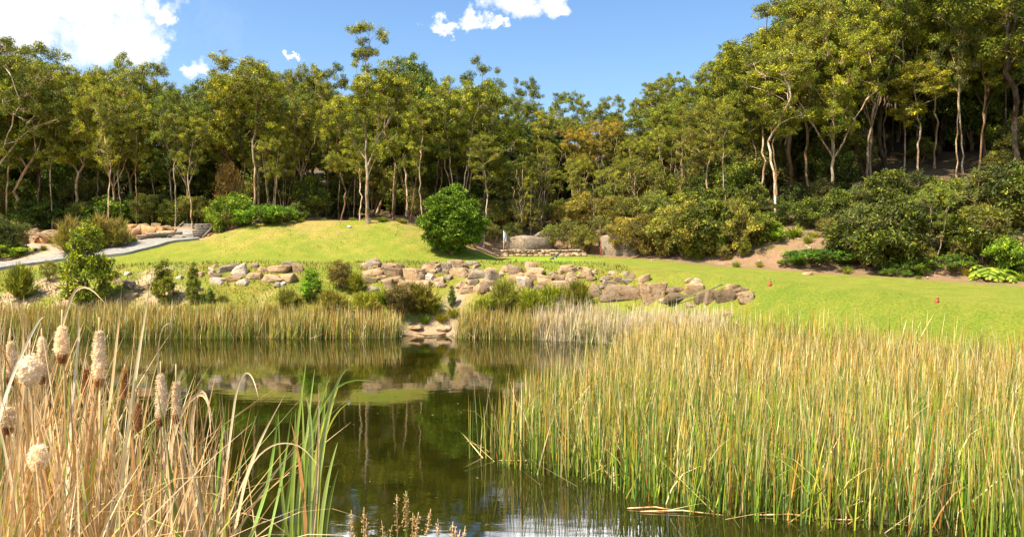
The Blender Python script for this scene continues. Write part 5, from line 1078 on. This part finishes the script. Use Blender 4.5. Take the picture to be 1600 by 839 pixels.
# green leafy reed clump right of the dry mass
cx_, cy_, _ = at(478, 839, 5.3); cz_ = nearz(cx_, cy_); e = empty('reed_clump', (cx_, cy_, cz_), 0, 'fresh green reed clump leaning right over the open water', 'reeds')
L_ = [((455, 839), (462, 700), (480, 556), 1), ((470, 839), (478, 700), (492, 575), 1), ((478, 839), (490, 690), (517, 585), 1), ((480, 839), (505, 690), (548, 628), 1), ((486, 839), (500, 700), (512, 580), 1),
      ((490, 839), (512, 650), (545, 575), 1), ((475, 839), (500, 640), (588, 597), 1), ((492, 839), (508, 690), (580, 638), 1), ((484, 839), (492, 720), (520, 620), 1), ((500, 839), (514, 720), (560, 655), 0),
      ((465, 839), (474, 720), (470, 600), 1), ((496, 839), (520, 700), (552, 640), 1), ((462, 839), (470, 740), (486, 640), 1), ((506, 839), (520, 730), (538, 655), 0), ((440, 839), (455, 740), (462, 640), 1),
      ((470, 839), (490, 760), (505, 660), 1), ((488, 839), (496, 730), (498, 600), 0), ((450, 839), (440, 760), (435, 640), 1), ((500, 839), (510, 760), (528, 690), 1), ((478, 839), (470, 740), (455, 660), 0),
      ((494, 839), (505, 700), (530, 600), 1), ((460, 839), (480, 700), (505, 610), 1), ((482, 839), (486, 690), (478, 620), 1), ((508, 839), (516, 780), (530, 730), 1)]
for k, (a, m_, b_, g_) in enumerate(L_[:7] + L_[8:15:2] + L_[16:]):
    Yk = 5.3 + .3 * math.sin(k * 2.1); P3 = np.array([at(*a, Yk), at(*m_, Yk), at(*b_, Yk)]) - np.array([cx_, cy_, cz_]); root = P3[0].copy(); root[:2] = root[:2] * .75 + np.array([.0, (Yk - 5.3) * .3]); root[2] = -.04
    tt = np.linspace(0, 1, 14)[:, None]; q = (1 - tt) ** 2 * P3[0] + 2 * tt * (1 - tt) * (2 * P3[1] - .5 * P3[0] - .5 * P3[2]) + tt ** 2 * P3[2]; C = np.vstack([root, (root + P3[0]) / 2, q]); n = len(C)
    d = norm(np.gradient(C, axis=0)); side = norm(np.cross(d, np.array([.3 * math.sin(k), 1, .1]))); nb = np.cross(side, d); tq = np.linspace(0, 1, n)
    wv = .025 * rg(k).uniform(.7, 1.2) * np.where(tq < .5, 1, (1 - (tq - .5) / .5) ** .75 + .03)[:, None]; v = np.stack([C + side * wv / 2, C + nb * wv * .18, C - side * wv / 2], 1)
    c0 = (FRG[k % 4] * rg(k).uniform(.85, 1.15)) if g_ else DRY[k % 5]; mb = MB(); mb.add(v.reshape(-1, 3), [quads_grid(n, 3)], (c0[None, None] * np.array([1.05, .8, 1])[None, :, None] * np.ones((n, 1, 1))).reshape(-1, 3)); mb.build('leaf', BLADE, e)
# seedy dry stalks at the bottom centre, each a small clump
for j_, (px0, lab) in enumerate([(628, 'dry seedy rush stalks at the bottom centre left'), (690, 'lower dry seedy rush stalks at the bottom centre'), (560, 'small pale rush stalks between green clump and seedy stalks')]):
    Y = 5.6; bx, by, _ = at(px0, 839, Y); bz = nearz(bx, by); e = empty('rush_clump', (bx, by, bz), 0, lab, 'rush'); rng = rg(700 + j_)
    tops = [770, 800, 810][j_]
    for q in range([9, 8, 7][j_]):
        mb = MB(); tp = at(px0 + rng.normal() * 20 + 6, tops + rng.uniform(-22, 50), Y) - np.array([bx, by, bz]); C = np.array([rng.normal() * .04, rng.normal() * .04, -.03]); tt = np.linspace(0, 1, 6)[:, None]
        P = C * (1 - tt) + tp * tt; col = (.62, .45, .22) if q % 3 else (.3, .38, .08); tube(mb, P, np.linspace(.005, .002, 6), 5, col)
        k_ = 70; ts = rng.uniform(.78, .97, k_)[:, None]; leaves(mb, C * (1 - ts) + tp * ts + rng.normal(size=(k_, 3)) * .008, rng.normal(size=(k_, 3)) + [0, 0, .8], .02, .009, np.array([.62, .38, .17]) * rng.uniform(.7, 1.2, (k_, 1)), rng)
        mb.build('stalk', BLADE, e)
# fallen stems floating along the foot of the bulrush bed
for k, (a, b_) in enumerate([((945, 746), (1010, 742)), ((1000, 800), (1130, 806)), ((1170, 806), (1300, 812)), ((880, 728), (780, 720)), ((1065, 800), (980, 795)), ((1290, 812), (1440, 826))]):
    A, Bq = [np.array([(q[0] - 800) / F * (CAMZ * F / (q[1] - HOR)), CAMZ * F / (q[1] - HOR), .012]) for q in (a, b_)]; mb = MB(); mid_ = (A + Bq) / 2 + np.array([.02, .06, .02])
    tube(mb, [A, mid_, Bq], .009, 6); o = mb.build('floating_stem', BARK, color=(.8, .55, .3)); tag(o, f'thin fallen reed stem floating by the near bulrushes, {ORD[k]} counted from the left', 'reed stem', 'floating reed stems')

rng = rg(808); n = 120; X = rng.uniform(-3.5, 5, n); Y = rng.uniform(9.6, 22, n); k = ~in_poly(X, Y, bedR) & (X < 3.2); X, Y = X[k], Y[k]; n = len(X); mb = MB()
B = np.stack([X, Y, np.full(n, .006)], 1); a = rng.uniform(0, 6.28, n); leaves(mb, B, np.stack([np.cos(a), np.sin(a), np.zeros(n)], 1), rng.uniform(.02, .09, n), rng.uniform(.008, .02, n), np.array([.36, .26, .12]) * rng.uniform(.3, 1.1, (n, 1)), rng)
tag(mb.build('floating_debris', BLADE), 'small dead leaves and bits drifting on the pond', 'debris', kind='stuff')
